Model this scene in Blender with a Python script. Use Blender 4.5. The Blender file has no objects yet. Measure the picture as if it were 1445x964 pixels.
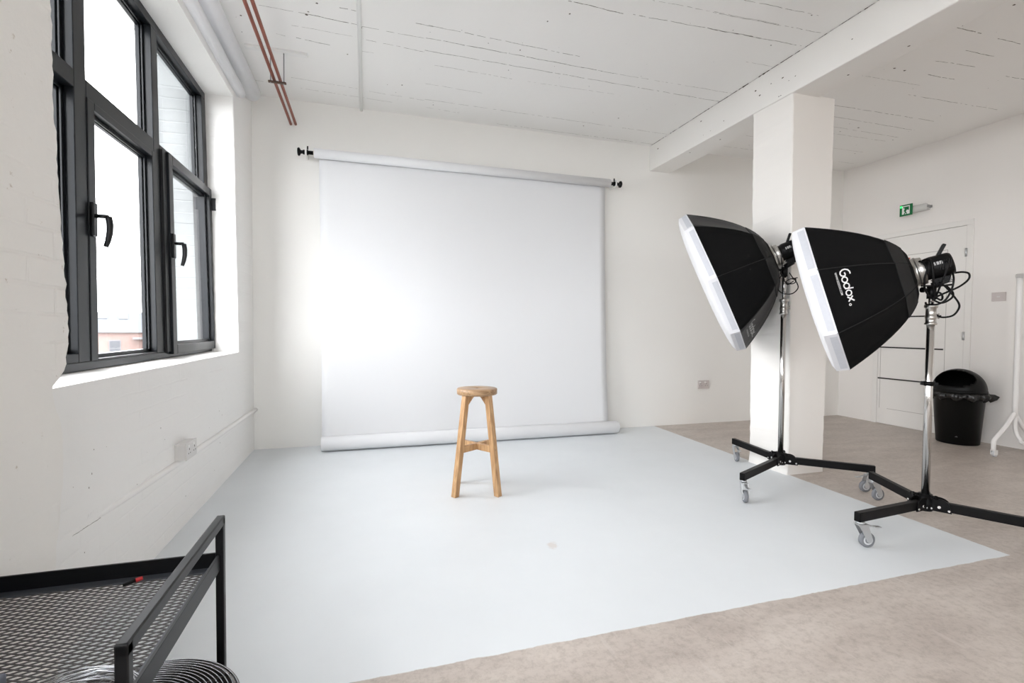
import bpy, bmesh, math, random
import numpy as np
from mathutils import Vector, Matrix
random.seed(7)
PI = math.pi
scene = bpy.context.scene
COL = scene.collection

# ------------------------------------------------------------------ helpers
class MB:
    """collects shapes and links them as one mesh object"""
    def __init__(s): s.bm = bmesh.new()
    def _mi(s, faces, mi, smooth):
        for f in faces: f.material_index = mi; f.smooth = smooth
    def box(s, lo, hi, mi=0, bev=0.0, rot=None, org=None, seg=2):
        lo = Vector(lo); hi = Vector(hi); c = (lo + hi) / 2; d = hi - lo
        r = bmesh.ops.create_cube(s.bm, size=1.0)
        vs = r['verts']
        for v in vs: v.co = Vector((v.co.x * d.x, v.co.y * d.y, v.co.z * d.z)) + c
        fs = {f for v in vs for f in v.link_faces}
        if bev > 0:
            es = {e for v in vs for e in v.link_edges}
            rb = bmesh.ops.bevel(s.bm, geom=list(es), offset=bev, segments=seg, affect='EDGES', profile=0.5)
            fs = set(rb['faces']) | {f for f in fs if f.is_valid}
            vs = list({v for f in fs for v in f.verts})
        s._mi([f for f in fs if f.is_valid], mi, False)
        if rot is not None:
            o = Vector(org) if org is not None else c
            for v in vs: v.co = rot @ (v.co - o) + o
        return vs
    def beam(s, p0, p1, w, h, up=(0, 0, 1), mi=0, bev=0.0):
        """rectangular bar from p0 to p1, w across, h along up"""
        p0 = Vector(p0); p1 = Vector(p1); d = p1 - p0; L = d.length; d.normalize()
        u = Vector(up); u = (u - d * u.dot(d)).normalized(); sd = d.cross(u)
        vs = s.box((-L / 2, -w / 2, -h / 2), (L / 2, w / 2, h / 2), mi, bev)
        M = Matrix((d, sd, u)).transposed(); c = (p0 + p1) / 2
        for v in vs: v.co = M @ v.co + c
        return vs
    def cyl(s, p0, p1, r0, r1=None, seg=24, mi=0, cap=True, smooth=True):
        r1 = r0 if r1 is None else r1
        p0 = Vector(p0); p1 = Vector(p1); d = (p1 - p0).normalized()
        a = Vector((0, 0, 1)) if abs(d.z) < .9 else Vector((1, 0, 0))
        u = d.cross(a).normalized(); w = d.cross(u)
        A = []; B = []
        for i in range(seg):
            t = 2 * PI * i / seg; q = u * math.cos(t) + w * math.sin(t)
            A.append(s.bm.verts.new(p0 + q * r0)); B.append(s.bm.verts.new(p1 + q * r1))
        fs = []
        for i in range(seg):
            j = (i + 1) % seg
            f = s.bm.faces.new((A[i], A[j], B[j], B[i])); f.smooth = smooth; f.material_index = mi
        if cap:
            for R in (A[::-1], B):
                f = s.bm.faces.new(R); f.material_index = mi
        return A + B
    def lathe(s, org, axis, prof, seg=32, mi=0, smooth=True, sx=1.0, ref=None, close=False):
        """profile list of (distance along axis, radius)"""
        o = Vector(org); d = Vector(axis).normalized()
        a = Vector(ref) if ref is not None else (Vector((0, 0, 1)) if abs(d.z) < .9 else Vector((1, 0, 0)))
        u = (a - d * a.dot(d)).normalized(); w = d.cross(u)
        rings = []
        for (h, r) in prof:
            if r < 1e-6: rings.append([s.bm.verts.new(o + d * h)])
            else: rings.append([s.bm.verts.new(o + d * h + u * (math.cos(2*PI*i/seg) * r * sx) + w * (math.sin(2*PI*i/seg) * r)) for i in range(seg)])
        for k in range(len(rings) - 1):
            A, B = rings[k], rings[k + 1]
            for i in range(seg):
                j = (i + 1) % seg
                if len(A) == 1 and len(B) == 1: continue
                if len(A) == 1: vs = (A[0], B[j], B[i])
                elif len(B) == 1: vs = (A[i], A[j], B[0])
                else: vs = (A[i], A[j], B[j], B[i])
                f = s.bm.faces.new(vs); f.smooth = smooth; f.material_index = mi
        return rings
    def tube(s, pts, r, seg=10, mi=0, closed=False, cap=True):
        pts = [Vector(p) for p in pts]; n = len(pts)
        rings = []; prev = None
        for i, p in enumerate(pts):
            a = pts[(i - 1) % n] if (closed or i > 0) else p
            b = pts[(i + 1) % n] if (closed or i < n - 1) else p
            t = (b - a).normalized()
            if prev is None:
                z = Vector((0, 0, 1)) if abs(t.z) < .9 else Vector((1, 0, 0))
                u = t.cross(z).normalized()
            else:
                u = (prev - t * prev.dot(t)).normalized()
            prev = u; w = t.cross(u)
            rr = r[i] if isinstance(r, (list, tuple)) else r
            rings.append([s.bm.verts.new(p + (u * math.cos(2*PI*k/seg) + w * math.sin(2*PI*k/seg)) * rr) for k in range(seg)])
        m = n if closed else n - 1
        for i in range(m):
            A, B = rings[i], rings[(i + 1) % n]
            for k in range(seg):
                j = (k + 1) % seg
                f = s.bm.faces.new((A[k], A[j], B[j], B[k])); f.smooth = True; f.material_index = mi
        if cap and not closed:
            for R in (rings[0][::-1], rings[-1]):
                f = s.bm.faces.new(R); f.material_index = mi
    def poly(s, pts, mi=0, smooth=False):
        f = s.bm.faces.new([s.bm.verts.new(Vector(p)) for p in pts]); f.material_index = mi; f.smooth = smooth
        return f
    def prism(s, pts, off, mi=0):
        """closed solid: polygon pts extruded by vector off"""
        off = Vector(off); A = [s.bm.verts.new(Vector(p)) for p in pts]; B = [s.bm.verts.new(Vector(p) + off) for p in pts]
        n = len(A); s.bm.faces.new(A[::-1]).material_index = mi; s.bm.faces.new(B).material_index = mi
        for i in range(n):
            j = (i + 1) % n
            s.bm.faces.new((A[i], A[j], B[j], B[i])).material_index = mi
    def grid(s, fn, nu, nv, mi=0, smooth=True):
        V = [[s.bm.verts.new(Vector(fn(i / nu, j / nv))) for j in range(nv + 1)] for i in range(nu + 1)]
        for i in range(nu):
            for j in range(nv):
                f = s.bm.faces.new((V[i][j], V[i+1][j], V[i+1][j+1], V[i][j+1])); f.smooth = smooth; f.material_index = mi
        return V
    def build(s, name, mats, parent=None, loc=None, normals=True, deform=None):
        if normals: bmesh.ops.recalc_face_normals(s.bm, faces=s.bm.faces)
        if deform:
            for v in s.bm.verts: v.co = Vector(deform(v.co))
        org = Vector(loc) if loc is not None else None
        if org is not None:
            for v in s.bm.verts: v.co -= org
        me = bpy.data.meshes.new(name); s.bm.to_mesh(me); s.bm.free()
        for m in (mats if isinstance(mats, (list, tuple)) else [mats]): me.materials.append(m)
        o = bpy.data.objects.new(name, me); COL.objects.link(o)
        if org is not None: o.location = org
        if parent is not None:
            o.parent = parent
            o.location = (org if org is not None else Vector((0, 0, 0))) - world_loc(parent)
        return o

def world_loc(o):
    p = Vector(o.location)
    while o.parent is not None:
        o = o.parent; p += Vector(o.location)
    return p
def tag(o, label=None, cat=None, group=None, kind=None):
    if label: o['label'] = label
    if cat: o['category'] = cat
    if group: o['group'] = group
    if kind: o['kind'] = kind
    return o
def thing(name, loc, label, cat, group=None):
    o = bpy.data.objects.new(name, None); COL.objects.link(o); o.location = loc; o.empty_display_size = .05
    return tag(o, label, cat, group)
def struct(o, label=None): return tag(o, label, kind='structure')

# ------------------------------------------------------------------ materials
def newmat(name):
    m = bpy.data.materials.new(name); m.use_nodes = True
    nt = m.node_tree; b = nt.nodes['Principled BSDF']; return m, nt, b
def N(nt, t, **kw):
    n = nt.nodes.new(t)
    for k, v in kw.items():
        if k in n.inputs: n.inputs[k].default_value = v
        else: setattr(n, k, v)
    return n
def lin(c):
    return tuple((x / 12.92 if x <= .04045 else ((x + .055) / 1.055) ** 2.4) for x in [v / 255 for v in c]) + (1,)
def simple(name, rgb, rough=.5, metal=0.0, var=.06, scale=12, bump=0.0, bscale=60, spec=.5, coat=0, bdist=.002):
    m, nt, b = newmat(name)
    c = lin(rgb)
    tc = N(nt, 'ShaderNodeTexCoord'); no = N(nt, 'ShaderNodeTexNoise', Scale=scale, Detail=5.0, Roughness=.6)
    nt.links.new(tc.outputs['Object'], no.inputs['Vector'])
    mx = N(nt, 'ShaderNodeMix', data_type='RGBA')
    mx.inputs['A'].default_value = tuple(max(0, v * (1 - var)) for v in c[:3]) + (1,)
    mx.inputs['B'].default_value = tuple(min(1, v * (1 + var)) for v in c[:3]) + (1,)
    nt.links.new(no.outputs['Fac'], mx.inputs['Factor']); nt.links.new(mx.outputs['Result'], b.inputs['Base Color'])
    b.inputs['Roughness'].default_value = rough; b.inputs['Metallic'].default_value = metal
    b.inputs['Specular IOR Level'].default_value = spec
    if coat: b.inputs['Coat Weight'].default_value = coat
    if bump > 0:
        n2 = N(nt, 'ShaderNodeTexNoise', Scale=bscale, Detail=6.0); bp = N(nt, 'ShaderNodeBump', Strength=bump, Distance=bdist)
        nt.links.new(tc.outputs['Object'], n2.inputs['Vector']); nt.links.new(n2.outputs['Fac'], bp.inputs['Height'])
        nt.links.new(bp.outputs['Normal'], b.inputs['Normal'])
    return m

def wall_mat(name, rgb, brick=0.0, axis='YZ', rough_bump=.3, spots=0.0, spotrgb=(150, 140, 128), bdist=.004, stain=.04):
    """painted masonry: brick relief, lumpy paint, chips"""
    m, nt, b = newmat(name); L = nt.links
    geo = N(nt, 'ShaderNodeNewGeometry'); sep = N(nt, 'ShaderNodeSeparateXYZ'); L.new(geo.outputs['Position'], sep.inputs[0])
    cmb = N(nt, 'ShaderNodeCombineXYZ')
    L.new(sep.outputs['Y' if axis == 'YZ' else 'X'], cmb.inputs['X']); L.new(sep.outputs['Z'], cmb.inputs['Y'])
    n1 = N(nt, 'ShaderNodeTexNoise', Scale=1.3, Detail=4.0); L.new(geo.outputs['Position'], n1.inputs['Vector'])
    n2 = N(nt, 'ShaderNodeTexNoise', Scale=22.0, Detail=7.0, Roughness=.62); L.new(geo.outputs['Position'], n2.inputs['Vector'])
    c = lin(rgb)
    mx = N(nt, 'ShaderNodeMix', data_type='RGBA')
    mx.inputs['A'].default_value = tuple(v * (1 - stain) for v in c[:3]) + (1,); mx.inputs['B'].default_value = c
    L.new(n1.outputs['Fac'], mx.inputs['Factor']); col = mx.outputs['Result']
    if spots > 0:
        n3 = N(nt, 'ShaderNodeTexNoise', Scale=26.0, Detail=5.0, Roughness=.7); L.new(geo.outputs['Position'], n3.inputs['Vector'])
        rp = N(nt, 'ShaderNodeValToRGB'); rp.color_ramp.elements[0].position = .70 - spots * .02; rp.color_ramp.elements[0].color = (0, 0, 0, 1)
        rp.color_ramp.elements[1].position = .76 - spots * .02; rp.color_ramp.elements[1].color = (.8, .8, .8, 1)
        L.new(n3.outputs['Fac'], rp.inputs['Fac'])
        m2 = N(nt, 'ShaderNodeMix', data_type='RGBA'); m2.inputs['B'].default_value = lin(spotrgb)
        L.new(rp.outputs['Color'], m2.inputs['Factor']); L.new(col, m2.inputs['A']); col = m2.outputs['Result']
    L.new(col, b.inputs['Base Color'])
    b.inputs['Roughness'].default_value = .85; b.inputs['Specular IOR Level'].default_value = .12
    bp = N(nt, 'ShaderNodeBump', Strength=rough_bump, Distance=bdist); L.new(n2.outputs['Fac'], bp.inputs['Height'])
    last = bp
    if brick > 0:
        wob = N(nt, 'ShaderNodeTexNoise', Scale=5.0, Detail=2.0); L.new(geo.outputs['Position'], wob.inputs['Vector'])
        vm = N(nt, 'ShaderNodeVectorMath', operation='SCALE'); vm.inputs['Scale'].default_value = .022; L.new(wob.outputs['Color'], vm.inputs[0])
        va = N(nt, 'ShaderNodeVectorMath', operation='ADD'); L.new(cmb.outputs[0], va.inputs[0]); L.new(vm.outputs[0], va.inputs[1])
        br = N(nt, 'ShaderNodeTexBrick', Scale=1.0); br.inputs['Brick Width'].default_value = .23; br.inputs['Row Height'].default_value = .078
        br.inputs['Mortar Size'].default_value = .007; br.inputs['Mortar Smooth'].default_value = .9
        L.new(va.outputs[0], br.inputs['Vector'])
        # uneven paint fills most joints
        fil = N(nt, 'ShaderNodeTexNoise', Scale=2.2, Detail=3.0); L.new(geo.outputs['Position'], fil.inputs['Vector'])
        mr = N(nt, 'ShaderNodeMapRange'); mr.inputs['From Min'].default_value = .42; mr.inputs['From Max'].default_value = .62
        L.new(fil.outputs['Fac'], mr.inputs['Value'])
        mu = N(nt, 'ShaderNodeMath', operation='MULTIPLY'); L.new(br.outputs['Fac'], mu.inputs[0]); L.new(mr.outputs[0], mu.inputs[1])
        b2 = N(nt, 'ShaderNodeBump', Strength=brick, Distance=.006, invert=True)
        L.new(mu.outputs[0], b2.inputs['Height']); L.new(bp.outputs['Normal'], b2.inputs['Normal']); last = b2
    L.new(last.outputs['Normal'], b.inputs['Normal'])
    return m

M = {}
M['wall_l'] = wall_mat('painted_brick', (242, 241, 239), brick=.26, spots=.0, rough_bump=.6)
M['pier'] = wall_mat('rough_painted_pier', (241, 239, 235), brick=.5, spots=1.6, rough_bump=.8, spotrgb=(196, 186, 172))
M['wall_b'] = wall_mat('smooth_white_wall', (242, 241, 238), axis='XZ', rough_bump=.08)
M['wall_r'] = wall_mat('smooth_white_wall_right', (240, 237, 234), rough_bump=.08)
M['ceil'] = wall_mat('white_soffit_plaster', (243, 242, 240), rough_bump=.25, spots=.0)
M['beam'] = wall_mat('white_painted_beam', (241, 239, 236), rough_bump=.25, spots=.0)
M['column'] = wall_mat('white_painted_column', (241, 238, 234), rough_bump=.25)
M['crack'] = simple('dark_board_joint', (92, 84, 76), .9)
M['steel_frame'] = simple('black_steel', (11, 12, 15), .42, .0, spec=.3)
M['win'] = simple('anthracite_aluminium', (25, 28, 32), .3, .0, var=.03, spec=.28)
M['win_blk'] = simple('black_rubber_gasket', (16, 17, 19), .5)
M['handle'] = simple('black_handle', (26, 27, 29), .3, .3)
M['white_gloss'] = simple('white_gloss_pipe', (238, 239, 242), .3, var=.02)
M['white_paint'] = simple('white_paint', (236, 236, 234), .45, var=.02)
M['plastic_w'] = simple('white_plastic', (214, 212, 210), .35, var=.02)
M['plastic_dim'] = simple('greyish_plastic', (203, 195, 193), .4, var=.02)
M['slot'] = simple('dark_slot', (70, 68, 66), .6)
M['paper'] = simple('white_seamless_paper', (223, 224, 226), .95, var=.008, scale=2, spec=.05)
M['paper_core'] = simple('paper_core', (205, 196, 180), .8)
M['blk'] = simple('black_plastic', (9, 9, 10), .42, spec=.18)
M['copper'] = simple('oxidised_copper', (150, 82, 62), .45, .45, var=.25, scale=9)
M['rod'] = simple('galvanised_rod', (150, 150, 150), .4, .6)
M['bracket'] = simple('brown_bracket', (86, 66, 56), .5, .3)
M['chrome'] = simple('chrome', (206, 204, 202), .16, 1.0, var=.03)
M['alu'] = simple('brushed_aluminium', (190, 188, 184), .3, 1.0)
M['stand_blk'] = simple('black_powder_coat', (9, 8, 9), .42, spec=.15)
M['rubber'] = simple('grey_rubber_tyre', (116, 118, 123), .6)
M['zinc'] = simple('zinc_plate', (196, 198, 200), .32, .75)
M['hub'] = simple('light_grey_hub', (200, 202, 205), .45)
M['fabric'] = simple('black_softbox_nylon', (9, 9, 10), .8, var=.15, scale=6, bump=.25, bscale=16, bdist=.006, spec=.15)
M['seam'] = simple('black_piping', (7, 7, 8), .7)
M['fab_grey'] = simple('charcoal_softbox_nylon', (40, 39, 40), .6, var=.08, scale=6, bump=.25, bscale=14, bdist=.006)  # black nylon coloured lighter for the light on differently turned facets
M['lip'] = simple('white_softbox_lip', (214, 214, 218), .7, var=.02, bump=.2, bscale=25)
M['velcro'] = simple('grey_velcro', (190, 192, 199), .85, var=.08, scale=60)
M['diff'] = simple('white_diffuser_cloth', (222, 222, 223), .8, var=.01, bump=.15, bscale=8, bdist=.01)
M['print'] = simple('white_print', (232, 232, 232), .6, var=.02)
M['print_dim'] = simple('grey_print', (176, 176, 176), .6, var=.02)
M['orange'] = simple('orange_sticker', (214, 112, 74), .5)
M['bin'] = simple('black_bin_plastic', (8, 8, 8), .4, spec=.2, bump=.08, bscale=180)
M['bag'] = simple('black_bin_bag', (8, 8, 9), .25, bump=.6, bscale=40, bdist=.01, spec=.7)
M['inside'] = simple('bin_interior', (4, 4, 4), .9)
M['rack'] = simple('white_powder_coat', (232, 231, 230), .35, var=.02)
M['door'] = simple('white_satin_door', (235, 233, 230), .4, var=.015)
M['groove'] = simple('door_groove', (176, 172, 168), .7)
M['strip'] = simple('black_strip', (30, 26, 26), .4)
M['wire'] = simple('bright_steel_wire', (176, 178, 182), .25, 1.0)
M['wire_dk'] = simple('grey_fan_wire', (120, 116, 114), .35, .8)
M['mesh'] = simple('dark_expanded_metal', (92, 90, 90), .5, .3)
M['flange'] = simple('worn_grey_steel', (62, 66, 73), .5)  # lighter than the frame: window light on the upward face is painted in
M['red'] = simple('red_plastic', (196, 44, 48), .4)
M['greycase'] = simple('grey_case', (120, 126, 140), .4, .3)
M['green'] = simple('sign_green', (0, 104, 56), .35, var=.02)
M['clear'] = simple('clear_acrylic', (205, 205, 203), .15, var=.02)
M['brick_out'] = None

def emis(name, rgb, s):
    m, nt, b = newmat(name); b.inputs['Emission Color'].default_value = lin(rgb); b.inputs['Emission Strength'].default_value = s
    b.inputs['Base Color'].default_value = lin(rgb); return m
M['led'] = emis('green_led', (40, 255, 90), 1.2)

def glass():
    m = bpy.data.materials.new('window_glass'); m.use_nodes = True; nt = m.node_tree; nt.nodes.clear()
    o = N(nt, 'ShaderNodeOutputMaterial'); t = N(nt, 'ShaderNodeBsdfTransparent'); g = N(nt, 'ShaderNodeBsdfGlossy', Roughness=.02)
    t.inputs['Color'].default_value = (.955, .96, .96, 1)
    lw = N(nt, 'ShaderNodeLayerWeight'); lw.inputs['Blend'].default_value = .5
    pw = N(nt, 'ShaderNodeMath', operation='POWER'); pw.inputs[1].default_value = 4.0; nt.links.new(lw.outputs['Facing'], pw.inputs[0])
    f = N(nt, 'ShaderNodeMath', operation='MULTIPLY_ADD'); f.inputs[1].default_value = .45; f.inputs[2].default_value = .03; nt.links.new(pw.outputs[0], f.inputs[0])
    mx = N(nt, 'ShaderNodeMixShader')
    nt.links.new(f.outputs[0], mx.inputs[0]); nt.links.new(t.outputs[0], mx.inputs[1]); nt.links.new(g.outputs[0], mx.inputs[2])
    nt.links.new(mx.outputs[0], o.inputs['Surface']); return m
M['glass'] = glass()

def wood():
    m, nt, b = newmat('oak_wood'); L = nt.links
    tc = N(nt, 'ShaderNodeTexCoord'); mp = N(nt, 'ShaderNodeMapping'); mp.inputs['Scale'].default_value = (14, 14, 1.6)
    L.new(tc.outputs['Object'], mp.inputs['Vector'])
    n = N(nt, 'ShaderNodeTexNoise', Scale=5.0, Detail=6.0, Distortion=.6); L.new(mp.outputs[0], n.inputs['Vector'])
    r = N(nt, 'ShaderNodeValToRGB'); e = r.color_ramp.elements
    e[0].position = .3; e[0].color = lin((160, 120, 82)); e[1].position = .7; e[1].color = lin((206, 168, 124))
    L.new(n.outputs['Fac'], r.inputs['Fac']); L.new(r.outputs['Color'], b.inputs['Base Color'])
    b.inputs['Roughness'].default_value = .42
    bp = N(nt, 'ShaderNodeBump', Strength=.12, Distance=.001); L.new(n.outputs['Fac'], bp.inputs['Height']); L.new(bp.outputs[0], b.inputs['Normal'])
    return m
def wood_seat():
    m, nt, b = newmat('oak_seat'); L = nt.links
    tc = N(nt, 'ShaderNodeTexCoord'); mp = N(nt, 'ShaderNodeMapping'); mp.inputs['Scale'].default_value = (1.6, 16, 16)
    L.new(tc.outputs['Object'], mp.inputs['Vector'])
    n = N(nt, 'ShaderNodeTexNoise', Scale=5.0, Detail=6.0, Distortion=.8); L.new(mp.outputs[0], n.inputs['Vector'])
    r = N(nt, 'ShaderNodeValToRGB'); e = r.color_ramp.elements
    e[0].position = .3; e[0].color = lin((134, 102, 72)); e[1].position = .7; e[1].color = lin((192, 158, 120))
    L.new(n.outputs['Fac'], r.inputs['Fac']); L.new(r.outputs['Color'], b.inputs['Base Color'])
    b.inputs['Roughness'].default_value = .35
    return m
M['wood'] = wood(); M['seat'] = wood_seat()

def floor_mat():
    m, nt, b = newmat('concrete_floor_with_white_paint'); L = nt.links
    geo = N(nt, 'ShaderNodeNewGeometry'); sep = N(nt, 'ShaderNodeSeparateXYZ'); L.new(geo.outputs['Position'], sep.inputs[0])
    def math_(op, a, bb=None, clamp=False):
        n = N(nt, 'ShaderNodeMath', operation=op, use_clamp=clamp)
        for i, v in enumerate((a, bb)):
            if v is None: continue
            if isinstance(v, (int, float)): n.inputs[i].default_value = v
            else: L.new(v, n.inputs[i])
        return n.outputs[0]
    wob = N(nt, 'ShaderNodeTexNoise', Scale=9.0, Detail=6.0, Roughness=.7); L.new(geo.outputs['Position'], wob.inputs['Vector'])
    wv = math_('MULTIPLY', math_('SUBTRACT', wob.outputs['Fac'], .5), .022)
    # painted rectangle: Y > 1.47 and X < 2.888 + .0283*(Y-1.47)
    dy = math_('ADD', math_('SUBTRACT', sep.outputs['Y'], 1.472), wv)
    xe = math_('ADD', math_('MULTIPLY', math_('SUBTRACT', sep.outputs['Y'], 1.47), .0283), 2.888)
    dx = math_('ADD', math_('SUBTRACT', xe, sep.outputs['X']), wv)
    mask = math_('MULTIPLY', math_('MULTIPLY', dy, 260.0, True), math_('MULTIPLY', dx, 260.0, True))
    # concrete colour
    mp = N(nt, 'ShaderNodeMapping'); mp.inputs['Scale'].default_value = (1.0, 2.6, 1); mp.inputs['Rotation'].default_value = (0, 0, .35)
    L.new(geo.outputs['Position'], mp.inputs['Vector'])
    n1 = N(nt, 'ShaderNodeTexNoise', Scale=2.2, Detail=9.0, Roughness=.62, Distortion=.4); L.new(mp.outputs[0], n1.inputs['Vector'])
    r1 = N(nt, 'ShaderNodeValToRGB'); e = r1.color_ramp.elements
    e[0].position = .25; e[0].color = lin((168, 157, 149)); e[1].position = .75; e[1].color = lin((204, 195, 187))
    x = r1.color_ramp.elements.new(.5); x.color = lin((187, 177, 169))
    L.new(n1.outputs['Fac'], r1.inputs['Fac'])
    # fine grain
    n2 = N(nt, 'ShaderNodeTexNoise', Scale=34.0, Detail=8.0, Roughness=.78); L.new(geo.outputs['Position'], n2.inputs['Vector'])
    g = N(nt, 'ShaderNodeMix', data_type='RGBA', blend_type='MULTIPLY'); g.inputs['Factor'].default_value = .8
    rg = N(nt, 'ShaderNodeValToRGB'); rg.color_ramp.elements[0].position = .34; rg.color_ramp.elements[0].color = (.70, .68, .66, 1); rg.color_ramp.elements[1].position = .54
    L.new(n2.outputs['Fac'], rg.inputs['Fac']); L.new(r1.outputs['Color'], g.inputs['A']); L.new(rg.outputs['Color'], g.inputs['B'])
    # pale scuffs and white paint specks
    v = N(nt, 'ShaderNodeTexVoronoi', Scale=3.4, Randomness=1.0); L.new(geo.outputs['Position'], v.inputs['Vector'])
    sp = N(nt, 'ShaderNodeValToRGB'); sp.color_ramp.elements[0].position = .034; sp.color_ramp.elements[0].color = (.8, .8, .8, 1); sp.color_ramp.elements[1].position = .042; sp.color_ramp.elements[1].color = (0, 0, 0, 1)
    L.new(v.outputs['Distance'], sp.inputs['Fac'])
    mp2 = N(nt, 'ShaderNodeMapping'); mp2.inputs['Scale'].default_value = (7.0, .7, 1); mp2.inputs['Rotation'].default_value = (0, 0, -.7); L.new(geo.outputs['Position'], mp2.inputs['Vector'])
    n3 = N(nt, 'ShaderNodeTexNoise', Scale=5.0, Detail=4.0); L.new(mp2.outputs[0], n3.inputs['Vector'])
    sc = N(nt, 'ShaderNodeValToRGB'); sc.color_ramp.elements[0].position = .62; sc.color_ramp.elements[0].color = (0, 0, 0, 1); sc.color_ramp.elements[1].position = .68; sc.color_ramp.elements[1].color = (.4, .4, .4, 1)
    L.new(n3.outputs['Fac'], sc.inputs['Fac'])
    a1 = N(nt, 'ShaderNodeMix', data_type='RGBA'); a1.inputs['B'].default_value = lin((214, 208, 202)); L.new(sp.outputs['Color'], a1.inputs['Factor']); L.new(g.outputs['Result'], a1.inputs['A'])
    a2 = N(nt, 'ShaderNodeMix', data_type='RGBA'); a2.inputs['B'].default_value = lin((196, 188, 182)); L.new(sc.outputs['Color'], a2.inputs['Factor']); L.new(a1.outputs['Result'], a2.inputs['A'])
    # white paint
    n4 = N(nt, 'ShaderNodeTexNoise', Scale=1.1, Detail=8.0, Roughness=.6); L.new(geo.outputs['Position'], n4.inputs['Vector'])
    wr = N(nt, 'ShaderNodeValToRGB'); e = wr.color_ramp.elements
    e[0].position = .25; e[0].color = lin((213, 217, 220)); e[1].position = .75; e[1].color = lin((222, 226, 229))
    L.new(n4.outputs['Fac'], wr.inputs['Fac'])
    n5 = N(nt, 'ShaderNodeTexNoise', Scale=6.5, Detail=9.0, Roughness=.75); L.new(mp.outputs[0], n5.inputs['Vector'])
    wm = N(nt, 'ShaderNodeValToRGB'); wm.color_ramp.elements[0].position = .70; wm.color_ramp.elements[0].color = (0, 0, 0, 1); wm.color_ramp.elements[1].position = .78; wm.color_ramp.elements[1].color = (.45, .45, .45, 1)
    L.new(n5.outputs['Fac'], wm.inputs['Fac'])
    w2 = N(nt, 'ShaderNodeMix', data_type='RGBA'); w2.inputs['B'].default_value = lin((206, 201, 196)); L.new(wm.outputs['Color'], w2.inputs['Factor']); L.new(wr.outputs['Color'], w2.inputs['A'])
    # one worn patch in front of the stool
    dd = N(nt, 'ShaderNodeVectorMath', operation='DISTANCE'); dd.inputs[1].default_value = (.86, 2.16, 0)
    sc2 = N(nt, 'ShaderNodeVectorMath', operation='MULTIPLY'); sc2.inputs[1].default_value = (1, .8, 1); L.new(geo.outputs['Position'], sc2.inputs[0])
    dd.inputs[1].default_value = (.86, 2.16 * .8, 0); L.new(sc2.outputs[0], dd.inputs[0])
    pd = math_('ADD', dd.outputs['Value'], math_('MULTIPLY', math_('SUBTRACT', wob.outputs['Fac'], .5), .12))
    pm = math_('MULTIPLY', math_('MULTIPLY', math_('SUBTRACT', .03, pd), 60.0, True), .5)
    w3 = N(nt, 'ShaderNodeMix', data_type='RGBA'); w3.inputs['B'].default_value = lin((198, 184, 174)); L.new(pm, w3.inputs['Factor']); L.new(w2.outputs['Result'], w3.inputs['A'])
    fin = N(nt, 'ShaderNodeMix', data_type='RGBA'); L.new(mask, fin.inputs['Factor']); L.new(a2.outputs['Result'], fin.inputs['A']); L.new(w3.outputs['Result'], fin.inputs['B'])
    L.new(fin.outputs['Result'], b.inputs['Base Color'])
    rr = N(nt, 'ShaderNodeMapRange'); rr.inputs['To Min'].default_value = .32; rr.inputs['To Max'].default_value = .5; L.new(n1.outputs['Fac'], rr.inputs['Value'])
    L.new(rr.outputs[0], b.inputs['Roughness']); b.inputs['Specular IOR Level'].default_value = .45
    bp = N(nt, 'ShaderNodeBump', Strength=.10, Distance=.002); L.new(n5.outputs['Fac'], bp.inputs['Height']); L.new(bp.outputs[0], b.inputs['Normal'])
    return m
M['floor'] = floor_mat()

# ------------------------------------------------------------------ camera
HC = 1.05
F, YAW, PIT, ROL = 682.56, 0.2913327623786139, 0.02815838914669847, 0.006625222785472487
cy, sy, cp, sp_ = math.cos(YAW), math.sin(YAW), math.cos(PIT), math.sin(PIT)
fw = Vector((sy * cp, cy * cp, -sp_)); rt = Vector((cy, -sy, 0)); up = rt.cross(fw)
r2 = rt * math.cos(ROL) + up * math.sin(ROL); u2 = -rt * math.sin(ROL) + up * math.cos(ROL)
cam = bpy.data.cameras.new('camera'); co = bpy.data.objects.new('camera', cam); COL.objects.link(co)
mw = Matrix((r2, u2, -fw)).transposed().to_4x4(); mw.translation = (0, 0, HC); co.matrix_world = mw
cam.sensor_width = 36; cam.sensor_fit = 'HORIZONTAL'; cam.lens = 36 * F / 1445; cam.clip_start = .02; cam.clip_end = 500
scene.camera = co

# ------------------------------------------------------------------ room shell
XL, XR, YB, YF, CZ = -.92, 5.57, 4.54, -4.1, 2.98
XW = -1.10                       # inner face of the window frames
XO = -1.42                       # outer face of the left wall
m = MB(); m.box((XL - .5, YF - .1, -.12), (XR + .1, YB + .1, 0)); struct(m.build('floor', M['floor']), 'grey concrete floor with a white painted rectangle under the backdrop')

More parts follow.
